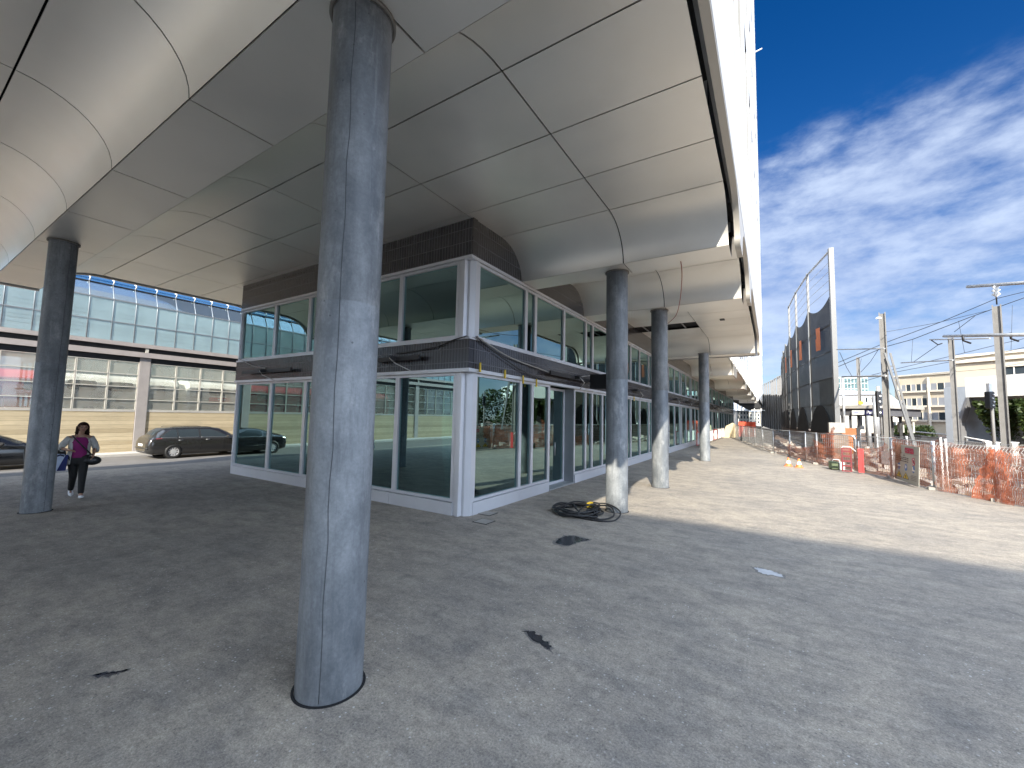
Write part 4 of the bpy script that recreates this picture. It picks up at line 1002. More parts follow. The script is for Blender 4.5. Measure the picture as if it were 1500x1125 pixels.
# ================================================================== right-hand side: building site, railway, town
# ------------------------------------------------------------------ fence panels along the path
m_fw = M('white_fence_paint', (.70,.70,.68), .45, .1, .06); m_wire = M('zinc_wire', (.45,.46,.46), .45, .6, .1)
def fence_panel(p, q, style, label, h=1.52, inner=False):
    p = Vector((p[0], p[1], 0)); q = Vector((q[0], q[1], 0)); d = (q-p).normalized(); L = (q-p).length
    nrm = Vector((-d.y, d.x, 0)); nrm = nrm if nrm.x < 0 else -nrm
    t = thing('mesh_fence', label, 'fence', tuple((p+q)/2), 'wire mesh fence panels along the site edge')
    pm = m_fw if style == 'white' else m_steel
    r = .026
    for b in (p+d*.04, q-d*.04):
        MB().tube([b-Vector((0,0,.15)), b+Vector((0,0,h+.03))], r, 10).build('post', pm, t)
    mb = MB(); n = max(3, int(L/(.10 if style == 'white' else .13)))
    fold = (.42, .98, h-.12) if style == 'white' else ()
    for k in range(1, n):
        b = p+d*(.06+(L-.12)*k/n); pts = [b+Vector((0,0,.05))]
        for f in fold: pts += [b+Vector((0,0,f-.07)), b+nrm*.06+Vector((0,0,f)), b+Vector((0,0,f+.07))]
        pts.append(b+Vector((0,0,h)))
        mb.tube(pts, .0045, 4, False)
    zs = [.1, .35, .49, .7, .91, 1.05, 1.25, h-.02] if style == 'white' else [.1+.2*i for i in range(int(h/.2))]
    for z in zs: mb.tube([p+d*.05+Vector((0,0,z)), q-d*.05+Vector((0,0,z))], .0055, 4, False)
    if style != 'white':
        mb.tube([p+d*.05+Vector((0,0,h)), q-d*.05+Vector((0,0,h))], .02, 6); mb.tube([p+d*.05+Vector((0,0,.1)), q-d*.05+Vector((0,0,.1))], .018, 6)
    mb.build('wire_mesh', m_fw if style == 'white' and not inner else m_wire, t)
    MB().box((p.x+.0)-.16, p.x+.16, p.y-.09, p.y+.09, 0, .09).build('foot_block', m_conc, t)
    return t
labs = ['white folded wire mesh fence panel nearest the camera, beyond the frame edge', 'white folded wire fence panel at the right edge of the photo under sagging orange net', 'white folded wire fence panel between the net pile and the safety board', 'white folded wire fence panel carrying the grey safety board', 'wire fence panel just beyond the grey safety board', 'wire fence panel in front of the red barrier frames', 'grey wire fence panel between the red barrier and the gate posts', 'short wire fence panel with two tall gate posts', 'grey wire fence panel beside the two traffic cones']
i = 0
for (a, b) in zip(FENCE[1:], FENCE[2:]):
    L = math.dist(a, b); n = max(1, round(L/2.9))
    for k in range(n):
        p = (a[0]+(b[0]-a[0])*k/n, a[1]+(b[1]-a[1])*k/n); q = (a[0]+(b[0]-a[0])*(k+1)/n, a[1]+(b[1]-a[1])*(k+1)/n)
        if p[1] < 60: fence_panel(p, q, 'white' if p[1] < 18.4 else 'grey', labs[i] if i < len(labs) else 'grey wire mesh fence panel in the far row beside the sunlit path')
        i += 1
for px, py, hh, lab in ((1382, 716, 1.66, 'white post standing just right of the safety board'), (1389, 712, 1.6, 'slightly shorter white post behind the fence right of the board')):
    c = gnd(px, py); tag(MB().tube([(c.x,c.y,-.1), (c.x,c.y,hh)], .03, 10).build('fence_post', m_fw), lab, 'post')
# second fence line a little farther into the site
for k in range(5):
    a = Vector((8.2-.55*k*1.2, 16.6+k*2.7, 0)); b = Vector((8.2-.55*(k+1)*1.2, 16.6+(k+1)*2.7, 0))
    fence_panel(a, b, 'white', 'folded wire fence panel in the second row inside the site', 1.45, True)

# ------------------------------------------------------------------ orange netting hung over the fence
def net(p, q, label, h0, h1, sag=.1, off=-.05, seed=0, mat=None, bunch=0, foot=.02, name='orange_net', lean=.0):
    rnd = random.Random(seed); p = Vector((p[0], p[1], 0)); q = Vector((q[0], q[1], 0)); d = (q-p).normalized(); L = (q-p).length
    nrm = Vector((-d.y, d.x, 0)); nrm = nrm if nrm.x < 0 else -nrm
    nu, nv = int(max(8, L*9)), 14; rows = []; uvs = []
    ph = [rnd.uniform(0, 6.28) for _ in range(6)]
    for j in range(nv+1):
        v = j/nv; r = []; ur = []
        for i_ in range(nu+1):
            u = i_/nu; top = h0+(h1-h0)*u-sag*4*u*(1-u)
            pin = 1-bunch*math.sin(math.pi*v)**.7 if bunch > 0 else 1-abs(bunch)*(v**1.2)
            x = .5+(u-.5)*pin
            wob = .035*math.sin(9*u*L/2+ph[0]+2*v)+.03*math.sin(17*u+ph[1]-3*v)+.025*math.sin(5*v*6+ph[2]+7*u)
            pos = p+d*(x*L)+nrm*(-off+wob*(1+v)+lean*(1-v))+Vector((0,0,foot+(top-foot)*v+.015*math.sin(23*u+ph[3])*v))
            r.append(pos); ur.append((u*L+.03*math.sin(7*v+ph[4]), v*(h0+h1)/2*1.05+.05*math.sin(4*u*L+ph[5])))
        rows.append(r); uvs.append(ur)
    t = tag(MB().grid(rows, True, uvs).build(name, mat or m_net, fix=False), label, 'safety net', 'orange nets on the site fence')
    return t
net((7.6,11.8), (6.45,14.3), 'orange net on the fence beyond the right frame edge', 1.2, 1.3, .2, seed=1)
net((6.45,14.3), (5.24,16.94), 'orange net sagging at the right edge of the photo', .95, 1.5, .18, seed=2)
net((5.5,16.38), (5.0,17.4), 'bright orange net bunched around a white post and spread on the ground', 1.42, 1.42, .0, .0, 3, m_netd, -.78, .01, lean=.16)
net((5.24,16.94), (4.36,18.5), 'orange net right of the safety board', 1.45, 1.45, .06, seed=4)
net((4.3,18.7), (3.85,21.2), 'orange net behind the safety board', 1.42, 1.5, .1, seed=5)
net((3.85,21.2), (3.05,23.3), 'torn orange net left of the mast foot', 1.35, 1.15, .2, seed=6)
net((3.05,23.3), (1.85,25.4), 'loose orange net behind the red barrier frames', 1.0, 1.25, .2, seed=7)
net((1.85,25.4), (.87,29.5), 'thin orange net on the panels by the traffic cones', .95, .8, .2, seed=8)
for k in range(3):
    net((8.1-.66*k*1.5, 17.1+k*4.05), (8.1-.66*(k+1)*1.5, 17.1+(k+1)*4.05), 'orange net on the second row of fence inside the site', 1.4, 1.42, .12, seed=20+k)
net((2.6,24.9), (2.2,26.1), 'bright orange net draped over the rusty box', 1.9, 1.5, .1, seed=31, mat=m_netd, bunch=.2, foot=.5)

# ------------------------------------------------------------------ safety board
pL, pR = Vector((3.93, 20.9, 0)), Vector((4.08, 18.6, 0)); bd_ = (pR-pL).normalized(); Lb = (pR-pL).length
bt = thing('safety_board', 'grey site safety board with red name, blue circles and yellow triangles, leaning on the fence', 'sign', tuple((pL+pR)/2))
bn = Vector((bd_.y, -bd_.x, 0)); bn = bn if bn.x < 0 else -bn
zb, zt = .05, 1.33
def BP(u, v, o=.012): return pL+bd_*(u*Lb)+Vector((0,0,zb+(zt-zb)*v))+bn*(o+.06*(1-v))
MB().prism([BP(0,0,0),BP(1,0,0),BP(1,1,0),BP(0,1,0)], bn*.012).build('panel', M('board_grey', (.42,.43,.38), .5, 0, .06, 3), bt)
mb_r = M('sign_crimson', (.55,.02,.09), .5, 0, .03); mb_b = M('sign_blue', (.04,.20,.50), .5, 0, .03); mb_y = M('sign_yellow', (.75,.55,.03), .5, 0, .03); mb_k = M('sign_black', (.02,.02,.02), .5)
asp = Lb/(zt-zb)
def disc(u, v, r, m, nm, o, inner=0, n=24):
    if inner:
        mb = MB(); mb.grid([[BP(u+rr/asp*math.cos(2*math.pi*k/n), v+rr*math.sin(2*math.pi*k/n), o) for k in range(n+1)] for rr in (inner, r)], False)
    else: mb = MB().q([BP(u+r/asp*math.cos(2*math.pi*k/n), v+r*math.sin(2*math.pi*k/n), o) for k in range(n)])
    mb.build(nm, m, bt)
def poly(pts, m, nm, o): MB().q([BP(u, v, o) for u, v in pts]).build(nm, m, bt)
RB = Matrix((( bd_.x, 0, bn.x, 0), (bd_.y, 0, bn.y, 0), (0, 1, 0, 0), (0, 0, 0, 1)))
text('censs', .38, BP(.45, .80, .02), RB, mb_r, 'company_name', bt, .002, .008)
poly([(.03,.775),(.97,.775),(.97,.78),(.03,.78)], mb_k, 'rule_line', .018)
poly([(.40,.70),(.43,.70),(.43,.735),(.40,.735)], mb_k, 'small_mark', .018)
for v in (.645,.60,.545):
    rnd = random.Random(int(v*1000)); u = .06
    mb = MB()
    while u < .58:
        l = rnd.uniform(.04, .1); mb.q([BP(u,v,.018),BP(min(.6,u+l),v,.018),BP(min(.6,u+l),v+.02,.018),BP(u,v+.02,.018)]); u += l+.012
    mb.build('small_print', mb_k, bt)
disc(.80,.60,.085,m_whitep,'prohibition_sign',.017); disc(.80,.60,.105,mb_r,'prohibition_ring',.018,.08)
poly([(.765,.60),(.80,.66),(.83,.62),(.84,.55),(.78,.55)], mb_k, 'walking_figure', .0185); poly([(.73,.655),(.745,.67),(.87,.545),(.855,.53)], mb_r, 'prohibition_bar', .0195)
for u, k in ((.20,0),(.50,1),(.80,2)):
    disc(u,.40,.095,mb_b,'mandatory_sign',.018)
    disc(u,.415 if k != 2 else .40,.045,m_whitep,'helmet_mark',.019) if k == 1 else poly([(u-.08,.385),(u+.08,.40),(u+.08,.43),(u-.05,.43)] if k == 0 else [(u-.05,.35),(u+.05,.35),(u+.06,.38),(u-.01,.40),(u-.01,.46),(u-.05,.46)], m_whitep, 'boot_mark' if k == 2 else 'glove_mark', .019)
for u in (.21,.50):
    poly([(u-.13,.09),(u+.13,.09),(u,.27)], mb_k, 'warning_border', .017); poly([(u-.10,.105),(u+.10,.105),(u,.245)], mb_y, 'warning_triangle', .018)
    poly([(u-.02,.12),(u+.03,.12),(u+.01,.20),(u-.02,.19)], mb_k, 'warning_mark', .019)
for v in (.23,.19,.15,.11): poly([(.70,v),(.92,v),(.92,v+.008),(.70,v+.008)], mb_k, 'small_print', .018)

# ------------------------------------------------------------------ site clutter
m_cone = M('cone_orange', (.80,.20,.06), .5, 0, .06)
def cone(px, py, lab):
    c = gnd(px, py); t = thing('traffic_cone', lab, 'traffic cone', (c.x, c.y, 0), 'traffic cones on the path')
    MB().lathe(c.x, c.y, [(.13,.035),(.10,.14)], 20).build('cone', m_cone, t); MB().lathe(c.x, c.y, [(.10,.14),(.065,.27)], 20).build('white_band', m_whitep, t)
    MB().lathe(c.x, c.y, [(.065,.27),(.03,.40),(0,.41)], 20).build('cone_tip', m_cone, t); MB().box(c.x-.16, c.x+.16, c.y-.16, c.y+.16, 0, .035).build('base', m_cone, t, bevel=.01)
cone(1155, 683, 'orange and white traffic cone on the path, the left one of two'); cone(1170.5, 685, 'orange and white traffic cone on the path, the right one of two')
c = gnd(1226, 688)
t = thing('generator', 'small white and green generator box on the ground by the red barrier', 'generator', (c.x, c.y, 0))
MB().box(c.x-.28, c.x+.06, c.y-.2, c.y+.2, .03, .36).build('case', M('green_case', (.10,.13,.07), .5), t, bevel=.03); MB().box(c.x+.06, c.x+.26, c.y-.22, c.y+.22, .02, .34).build('end_cover', m_whitep, t, bevel=.03)
MB().tube([(c.x-.15,c.y,.36),(c.x-.12,c.y,.44),(c.x+.08,c.y,.44),(c.x+.12,c.y,.34)], .018, 6).build('handle', m_whitep, t)
c = gnd(1247, 694)
rw_ = (.17, .09)
for k, (dx, lab) in enumerate(((-.1, 'dark red slatted barrier frame standing beside the generator'), (.36, 'bright red barrier frame behind a fence post'))):
    t = thing('red_barrier', lab, 'barrier', (c.x+dx, c.y+.3, 0), 'red barrier frames')
    o = Vector((c.x+dx, c.y+.3, 0)); m = M('dark_red_plastic', (.16,.02,.025), .5) if k == 0 else m_red
    MB().ring((o.x-rw_[k], o.y, .05), (o.x+rw_[k], o.y, 1.02), .05, .06, (0,-1,0)).build('frame', m, t)
    for z in (.25,.45,.65,.85): MB().box(o.x-rw_[k]+.02, o.x+rw_[k]-.02, o.y-.05, o.y-.01, z, z+.07 if k == 0 else z+.15).build('slat', m, t)
    if k == 0: MB().tube([(o.x-.18,o.y,1.0),(o.x-.1,o.y,1.08),(o.x+.15,o.y,1.07),(o.x+.3,o.y-.1,.9)], .015, 6).build('hose', m_whitep, t)
    else: MB().box(o.x-.07, o.x+.07, o.y-.045, o.y-.02, .1, .95).build('panel', m_red, t)
c = gnd(1255, 690); t = thing('gate_post', 'tall steel gate post with curved top in front of the red barrier', 'post', (c.x, c.y, 0))
MB().tube([(c.x,c.y,-.05),(c.x,c.y,1.35),(c.x-.05,c.y,1.47),(c.x-.18,c.y,1.5)], .04, 10).build('tube', m_steel, t); MB().tube([(c.x+.1,c.y,-.05),(c.x+.1,c.y,1.3)], .02, 8).build('hinge_rod', m_steel, t)
m_rust = M('rust_brown_paint', (.30,.11,.04), .7, 0, .25, 3)
p = at(1245, 640, 25); t = thing('rusty_box', 'rust brown upright metal box in the site below the screen', 'box', (p.x, p.y, 0))
MB().box(p.x-.42, p.x+.28, p.y-.3, p.y+.3, .9, 1.75).build('case', m_rust, t, bevel=.02); MB().box(p.x+.29, p.x+.45, p.y-.3, p.y+.3, .6, 1.78).build('side_plate', m_dark, t)
MB().box(p.x-.4, p.x+.3, p.y-.25, p.y+.25, -.1, .9).build('stand', m_rust, t)
# debris, stones
m_st = M('rubble', (.40,.36,.31), .9, 0, .25, 3)
rnd = random.Random(5); mb = MB()
for k in range(420):
    y = rnd.uniform(13, 50); x = fx(y)+rnd.uniform(.4, 9)**1; s_ = rnd.uniform(.04, .2)*(1 if rnd.random() < .85 else 2.2); z = soil_z(x, y); a = rnd.uniform(0, 3.14)
    d = Vector((math.cos(a), math.sin(a), 0)); mb.bar(Vector((x,y,z))-d*s_, Vector((x,y,z+s_*.3))+d*s_, s_*rnd.uniform(.5,1.4), s_*rnd.uniform(.4,1))
tag(mb.build('rubble', m_st), kind='stuff')
# far end of the path
t = thing('barrier_row', 'orange fabric barrier at the far end of the path', 'barrier', (-2.6, 57, 0)); MB().box(-3.4, -1.6, 56.9, 57.1, .1, 1.9).build('fabric', M('orange_fabric', (.70,.10,.05), .8, 0, .25, 4), t); MB().tube([(-3.4,57,-.1),(-3.4,57,2.2)], .05).build('pole', m_fw, t)
tp_ = tag(MB().prism([(-5.0,55,0),(-3.4,55,0),(-3.3,55,1.3),(-3.9,55,1.75),(-4.6,55,1.35)], (0,.8,0)).build('tarpaulin', M('cream_tarpaulin', (.60,.50,.33), .8, 0, .12, 2)), 'cream tarpaulin heap left of the orange barrier at the far path end', 'tarpaulin')
for k in range(6):
    y = 33+k*3.6
    t = thing('crowd_barrier', 'white and red site barrier standing along the far glazed front', 'barrier', (-4.7, y, 0), 'site barriers along the far glazed front')
    MB().ring((-4.7, y, .15), (-4.7, y+2.4, 1.15), .05, .05, (1,0,0)).build('frame', m_fw if k % 3 else m_red, t)
    mb = MB()
    for j in range(1, 12): mb.bar((-4.68, y+.2*j, .18), (-4.68, y+.2*j, 1.1), .02, .02)
    mb.build('bars', m_fw, t)
t = thing('goal_frame', 'white tubular frame standing under the far end of the office block', 'frame', (-2.0, 84, 0))
for x in (-2.5,-1.5): MB().box(x-.06, x+.06, 83.9, 84.1, 0, 4.2).build('post', m_fw, t)
MB().box(-3, -.9, 83.95, 84.05, 3.8, 3.95).build('crossbeam', m_fw, t)

# ------------------------------------------------------------------ dark mesh protective screen
scn = None
P0 = at(1227, 633, 24); zbase = P0.z; ztop = at(1216, 355, 24).z; sd_ = Vector((-.145, .989, 0)).normalized(); sn = Vector((-sd_.y, sd_.x, 0)); STEP = 4.75
def m_mesh_():
    m, N, out = new_mat('dark_screen_mesh')
    p = N.n('ShaderNodeBsdfPrincipled', iRoughness=.85); p.inputs['Specular IOR Level'].default_value = .15; tc = N.n('ShaderNodeTexCoord').outputs[3]
    N.l(N.mix(N.rng(N.noise(tc, .5, 5, .6), .3, .7, 0, 1), (.032,.029,.024), (.062,.056,.048)), p.inputs['Base Color'])
    N.l(N.n('ShaderNodeMixShader', i0=.93, i1=N.n('ShaderNodeBsdfTransparent').outputs[0], i2=p.outputs[0]).outputs[0], out.inputs[0]); return m
m_mesh = m_mesh_()
t = thing('protective_screen', 'tall dark mesh screen between steel posts with bare wires above, beside the railway', 'screen', (P0.x, P0.y, 0))
ps = [P0.copy()]
for dx_ in (-.87,-.5,-.32,-.2,-.1,-.02,.05,.1,.12,.12): ps.append(ps[-1]+Vector((dx_, 4.65, 0)))
for p in ps: p.z = 0
zpan = at(1221, 425, 24).z
m_spost = M('screen_post_galvanised', (.15,.153,.157), .5, .3, .1, 2)
for k, p in enumerate(ps):
    MB().bar(p+Vector((0,0,zbase+.3)), p+Vector((0,0,ztop if k < 4 else zpan)), .24 if k == 0 else .13, .26 if k == 0 else .14, sd_).build('post', m_spost, t)
    if k == 0: MB().box(p.x-.42, p.x+.32, p.y-.3, p.y+.3, zbase-.05, zbase+.55).build('post_foot', m_conc, t, bevel=.02)
    if k+1 < len(ps):
        q = ps[k+1]; d = (q-p).normalized(); L = (q-p).length; rows = []
        for j in range(25):
            v = j/24; r = []
            for i_ in range(17):
                u = i_/16; cat_ = 4*u*(1-u)
                zb_ = zbase+.05+.02*cat_; zt_ = zpan-.5*cat_
                pin = .16*math.sin(math.pi*v)
                uu = .18+(L-.36)*u
                r.append(p+d*uu+sn*(.10*math.sin(math.pi*u)*math.sin(math.pi*v*5)+.05)+Vector((0,0,zb_+(zt_-zb_)*v)))
            rows.append(r)
        MB().grid(rows).build('mesh_sheet', m_mesh, t)
        for j in range(1, 5):
            z = zbase+(zpan-zbase)*j/5.1; MB().bar(p+Vector((0,0,z)), q+Vector((0,0,z)), .05, .05).build('rail', m_dark, t)
        # arched darker skirt at the foot
        ar = [p+d*(.3+(L-.6)*u)+sn*.16+Vector((0,0,zbase-.1+ (1.75*math.sin(math.pi*u)**.6 if 0 < u < 1 else 0))) for u in [i_/20 for i_ in range(21)]]
        MB().prism(ar, sn*.03).build('skirt', m_black, t)
        if k < 3: MB().tube([p+Vector((0,0,ztop-.06)), q+Vector((0,0,ztop-.06))], .05, 8).build('top_rail', m_steel, t)
        for j in range(5 if k < 3 else 0): MB().tube([p+Vector((0,0,zpan+.4+j*.55)), q+Vector((0,0,zpan+.4+j*.55))], .012, 5).build('wire', m_steel, t)
        if k < 4:
            c = p+d*(L*.45)-sn*.0+Vector((0,0,zbase+(zpan-zbase)*.71))
            MB().prism([c+d*a-sn*.0+sn*.2+Vector((0,0,b)) for a, b in ((-.45,-.75),(.42,-.7),(.45,.05),(.3,.1),(.35,.75),(-.4,.7))], sn*.02).build('orange_patch', M('orange_patch', (.62,.17,.06), .8, 0, .2, 3), t)
mbp = MB(); mbp.bar(ps[0]-sd_*.5+Vector((0,0,zbase*.5-.08)), ps[-1]+Vector((0,0,zbase*.5-.08)), .7, zbase-.1); mbp.build('plinth', M('site_concrete_brown', (.20,.15,.12), .9, 0, .35, 1.5, .6, 10), t)
t2 = thing('protective_screen', 'far lower stretch of dark mesh screen just right of the white office block', 'screen', (0, 110, 0))
fp = [at(1152, 622, 62), at(1141, 620, 78), at(1131, 619, 100), at(1121.5, 618, 130), at(1114, 618, 165)]
for a, b in zip(fp, fp[1:]):
    a = Vector((a.x, a.y, 0)); b = Vector((b.x, b.y, 0)); ha, hb = (H+37/603*(a.dot(fwd))*1.05, H+36/603*(b.dot(fwd))*1.05)
    n = 3
    for k in range(n):
        p, q = a+(b-a)*k/n, a+(b-a)*(k+1)/n; h0, h1 = ha+(hb-ha)*k/n, ha+(hb-ha)*(k+1)/n
        MB().prism([p, q, q+Vector((0,0,h1)), p+Vector((0,0,h0))], (.1,.1,0)).build('mesh_sheet', m_mesh, t2)
        MB().bar(p, p+Vector((0,0,h0+3.4)), .35, .35).build('post', m_steeld, t2)
    MB().tube([a+Vector((0,0,ha+3.3)), b+Vector((0,0,hb+3.3))], .07, 6).build('top_rail', m_steel, t2)

# ------------------------------------------------------------------ masts, booms, signals, wires
GM = 'steel catenary masts by the railway'
def mast(px, py, ytop, wpx, label, z=0.0, xt=None, D=None):
    c = gnd(px, py, z) if D is None else at(px, py, D); c.z = z if D is None else c.z
    Dm = (c-Vector((0,0,H))).dot(fwd); bear = Vector((c.x, c.y, 0)).normalized(); w_ = wpx*Dm/FPX*bear.dot(Vector((fwd.x,fwd.y,0)).normalized())
    lo, hi = 0, 60
    for _ in range(50):
        m_ = (lo+hi)/2; v = Vector((c.x, c.y, m_))-Vector((0,0,H)); y = 562.5-FPX*v.dot(u2)/v.dot(fwd)
        if y > ytop: lo = m_
        else: hi = m_
    t = thing('catenary_mast', label, 'mast', (c.x, c.y, 0), GM); f_ = -bear; s_ = bear.cross(Vector((0,0,1)))
    for sg in (-1, 1): MB().bar(c+s_*(w_/2*sg*.86), c+s_*(w_/2*sg*.86)+Vector((0,0,lo-c.z)), w_*.16, w_*.9, f_).build('flange', m_steeld, t)
    MB().bar(c, c+Vector((0,0,lo-c.z-.05)), w_*.7, w_*.16, f_).build('web', m_steeld, t)
    MB().box(c.x-w_*.9, c.x+w_*.9, c.y-w_*.9, c.y+w_*.9, c.z-.1, c.z+.35).build('foot', m_conc_l, t)
    return t, c, lo, Dm
t, c, zt_, D1 = mast(1303, 690, 458, 10.5, 'steel mast with a leaning ladder strut, left of the cream building')
MB().box(c.x-.3, c.x+.3, c.y-.25, c.y+.25, .3, .85).build('mast_box', m_spost, t)
a0 = at(1297, 516, D1); 
for dx0, dx1 in ((0, 0), (8, 1.5)):
    b0 = at(1340+dx1, 655, D1-.6); MB().bar(at(1296+dx0, 517, D1), b0, .06, .07).build('strut', m_spost, t)
for f in (.14,.27,.40,.52,.63,.73,.82):
    MB().bar(at(1296+44*f, 517+138*f, D1-.6*f), at(1304+37.5*f, 517+138*f, D1-.6*f), .06, .05).build('rung', m_spost, t)
MB().tube([at(1290, 466, D1), at(1284, 466, D1)], .05, 8).build('lamp', m_whitep, t)
t, c, zt_, D2 = mast(1477, 700, 447, 14.5, 'thick steel mast carrying the long boom at the right edge of the photo')
t3, c3, z3, D3 = mast(1403, 664, 494, 9.5, 'steel mast standing before the cream building', D=30)
t4, c4, z4, D4 = mast(1261, 628, 523, 5.5, 'thin distant mast with yellow signs above the platform roof', D=48)
for y, w_ in ((590, 6), (601, 7.5)):
    p = at(1261, y, 47.6); MB().bar(p-rt*w_*.04, p+rt*w_*.04, .1, .35).build('yellow_sign', m_yellow, t4)
GB = 'tubular booms across the tracks'
def boom(pts, r, label, mat=None):
    P = [at(*q) for q in pts]; t = thing('catenary_boom', label, 'boom', tuple(P[0]), GB)
    MB().tube(P, r, 10).build('tube', mat or m_steel, t); return t, P
t, P = boom([(1417.5,420,D2+3),(1460,417,D2+1.5),(1530,412,D2-1)], .075, 'highest tubular boom, ending left of the thick mast')
i0 = at(1459, 428, D2+1.5); MB().lathe(i0.x, i0.y, [(.02,i0.z+.32),(.12,i0.z+.24),(.06,i0.z+.16),(.14,i0.z+.08),(.06,i0.z),(.14,i0.z-.1),(.02,i0.z-.22)], 14).build('insulator', m_whitep, t)
MB().tube([i0+Vector((0,0,.3)), i0-Vector((0,0,.55))], .025, 6).build('rod', m_dark, t)
t, P = boom([(1383,492.5,D2+4),(1440,491,D2),(1530,490,D2-2)], .07, 'tubular boom crossing the thick mast at mid height')
for px, py in ((1411, 499), (1481, 496)):
    q = at(px, py, D2+.5); MB().tube([q+Vector((0,0,.25)), q, q+rt*.3-Vector((0,0,.1))], .04, 6).build('clamp', m_dark, t)
t, P = boom([(1362,497.5,D3+3),(1400,497,D3-.2),(1450,495.5,D3-4)], .05, 'short boom at the top of the mast before the cream building')
MB().tube([at(1363,497.5,D3+3), at(1374,505,D3+2), at(1380,503,D3+1)], .04, 6).build('insulator_arm', m_dark, t)
t, P = boom([(1320,531.5,D3+8),(1396,527.5,D3-.2)], .05, 'low thin boom left of the mast before the cream building')
t, P = boom([(1226,512,D1+5),(1296,510.5,D1)], .03, 'upper thin boom left of the ladder mast')
t, P = boom([(1234,552,D1+6),(1298,550.5,D1)], .045, 'lower boom left of the ladder mast')
m_ow = M('overhead_wire', (.05,.055,.065), .6, .3, .1); GW = 'overhead wires above the tracks'
def wire(pts, r, label):
    P = [at(*q) for q in pts]; t = tag(MB().tube(P, r, 6, rs=[r*max(.6, (p-Vector((0,0,H))).dot(fwd)/22) for p in P]).build('overhead_wire', m_ow), label, 'wire', GW)
wire([(1228,531,60),(1297,502,34),(1380,471,25),(1459,437.5,20),(1540,418,17)], .016, 'uppermost dark overhead wire rising to the insulator at right')
wire([(1228,537,60),(1297,508,36),(1337,497,30),(1420,465,23),(1540,422,17)], .017, 'dark overhead wire just under the uppermost one')
wire([(1299,486,D1),(1372,473,20),(1447,455,D2)], .012, 'thin stay wire from the ladder mast to the thick mast')
wire([(1235,560,70),(1310,541,46),(1396,521,32),(1465,504,25),(1540,487,19)], .013, 'overhead wire below the booms, upper of the lower pair')
wire([(1240,566,70),(1312,545,46),(1395,529.5,32),(1465,517,25),(1540,500,19)], .013, 'overhead wire below the booms, lower of the lower pair')
wire([(1310,553,60),(1394,545,38),(1454,540,30),(1540,524,22)], .011, 'lowest overhead wire in front of the cream roof')
wire([(1337,531,38),(1376,504,32)], .014, 'slanting wire up to the short boom')
wire([(1398,486,24),(1428,463,22)], .014, 'slanting wire above the mid boom')
wire([(1230,516,30),(1240,538,32),(1249,553,34)], .012, 'slanting wire left of the distant mast')
wire([(1288,510,24),(1275,530,28),(1261,545,32)], .012, 'slanting wire from the ladder mast down to the distant mast')
wire([(1255,553,34),(1262,525,34)], .010, 'short steep wire beside the distant mast')
for a, b, lab in (((1337,498,30),(1335,530,30),'left'),((1404,470,25),(1413,517,27),'middle'),((1483,447,22),(1481,512,22),'right')):
    wire([a, b], .008, lab+' vertical dropper wire between two overhead wires')
for px, py, D, w_, hh, lab in ((1450, 586, 17.5, .25, .72, 'dark railway signal with white lamps beside the thick mast'), (1287, 592, 30, .32, 1.9, 'tall black railway signal left of the ladder mast')):
    p = at(px, py, D); t = thing('railway_signal', lab, 'signal', (p.x, p.y, 0))
    MB().bar(p-Vector((0,0,hh/2)), p+Vector((0,0,hh/2)), w_, .2, rt.cross(Vector((0,0,1)))).build('signal_head', m_dark, t, bevel=.03)
    f_ = Vector((.533,-.846,0))
    for k in range(4):
        q = p+f_*.12+Vector((0,0,hh*(-.32+.21*k)))+rt*w_*.15*(1 if k % 2 else -.2); MB().tube([q-f_*.03, q+f_*.02], hh*.035, 10).build('lamp', m_whitep, t)
    MB().tube([p+rt*(w_*.72)+f_*-.1+Vector((0,0,hh*.6)), Vector((p.x, p.y, -.1))+rt*(w_*.72)+f_*-.1], .06, 8).build('signal_post', m_steeld, t)
    MB().bar(p+Vector((0,0,hh/2)), p+Vector((0,0,hh/2+.35)), w_*.5, .12, rt.cross(Vector((0,0,1)))).build('top_box', m_whitep, t)
for px, yb, yt, D, w_, lab in ((1272, 650, 609, 34, .3, 'grey concrete post under the platform sign'), (1281, 650, 580, 34, .32, 'taller grey post right of the platform sign'), (1258, 645, 631, 33, .25, 'low grey bollard post left of the platform sign'), (1284.5, 650, 582, 36, .2, 'thin grey post beside the black signal'), (1234, 640, 552, 40, .22, 'grey lattice post at the right edge of the mesh screen')):
    a, b = at(px, yb, D), at(px, yt, D); tag(MB().tube([(b.x, b.y, -.1), (b.x, b.y, b.z)], w_/2, 12).build('post', m_steel), lab, 'post', 'posts around the platform')
p = at(1497, 660, 17.5)
for px, py, D, w_, h_, lab in ((1452, 648, 19, .45, 1.0, 'pale grey cabinet at the foot of the thick mast'),(1484, 645, 18, .2, 1.05, 'small white marker post right of the thick mast')):
    q = at(px, py, D); t = thing('track_cabinet', lab, 'cabinet', (q.x, q.y, 0)); MB().box(q.x-w_/2, q.x+w_/2, q.y-.15, q.y+.15, 0, h_+.3).build('case', m_conc_l, t, bevel=.02); MB().box(q.x-w_/2-.02, q.x+w_/2+.02, q.y-.17, q.y+.17, h_+.3, h_+.34).build('lid', m_whitep, t)

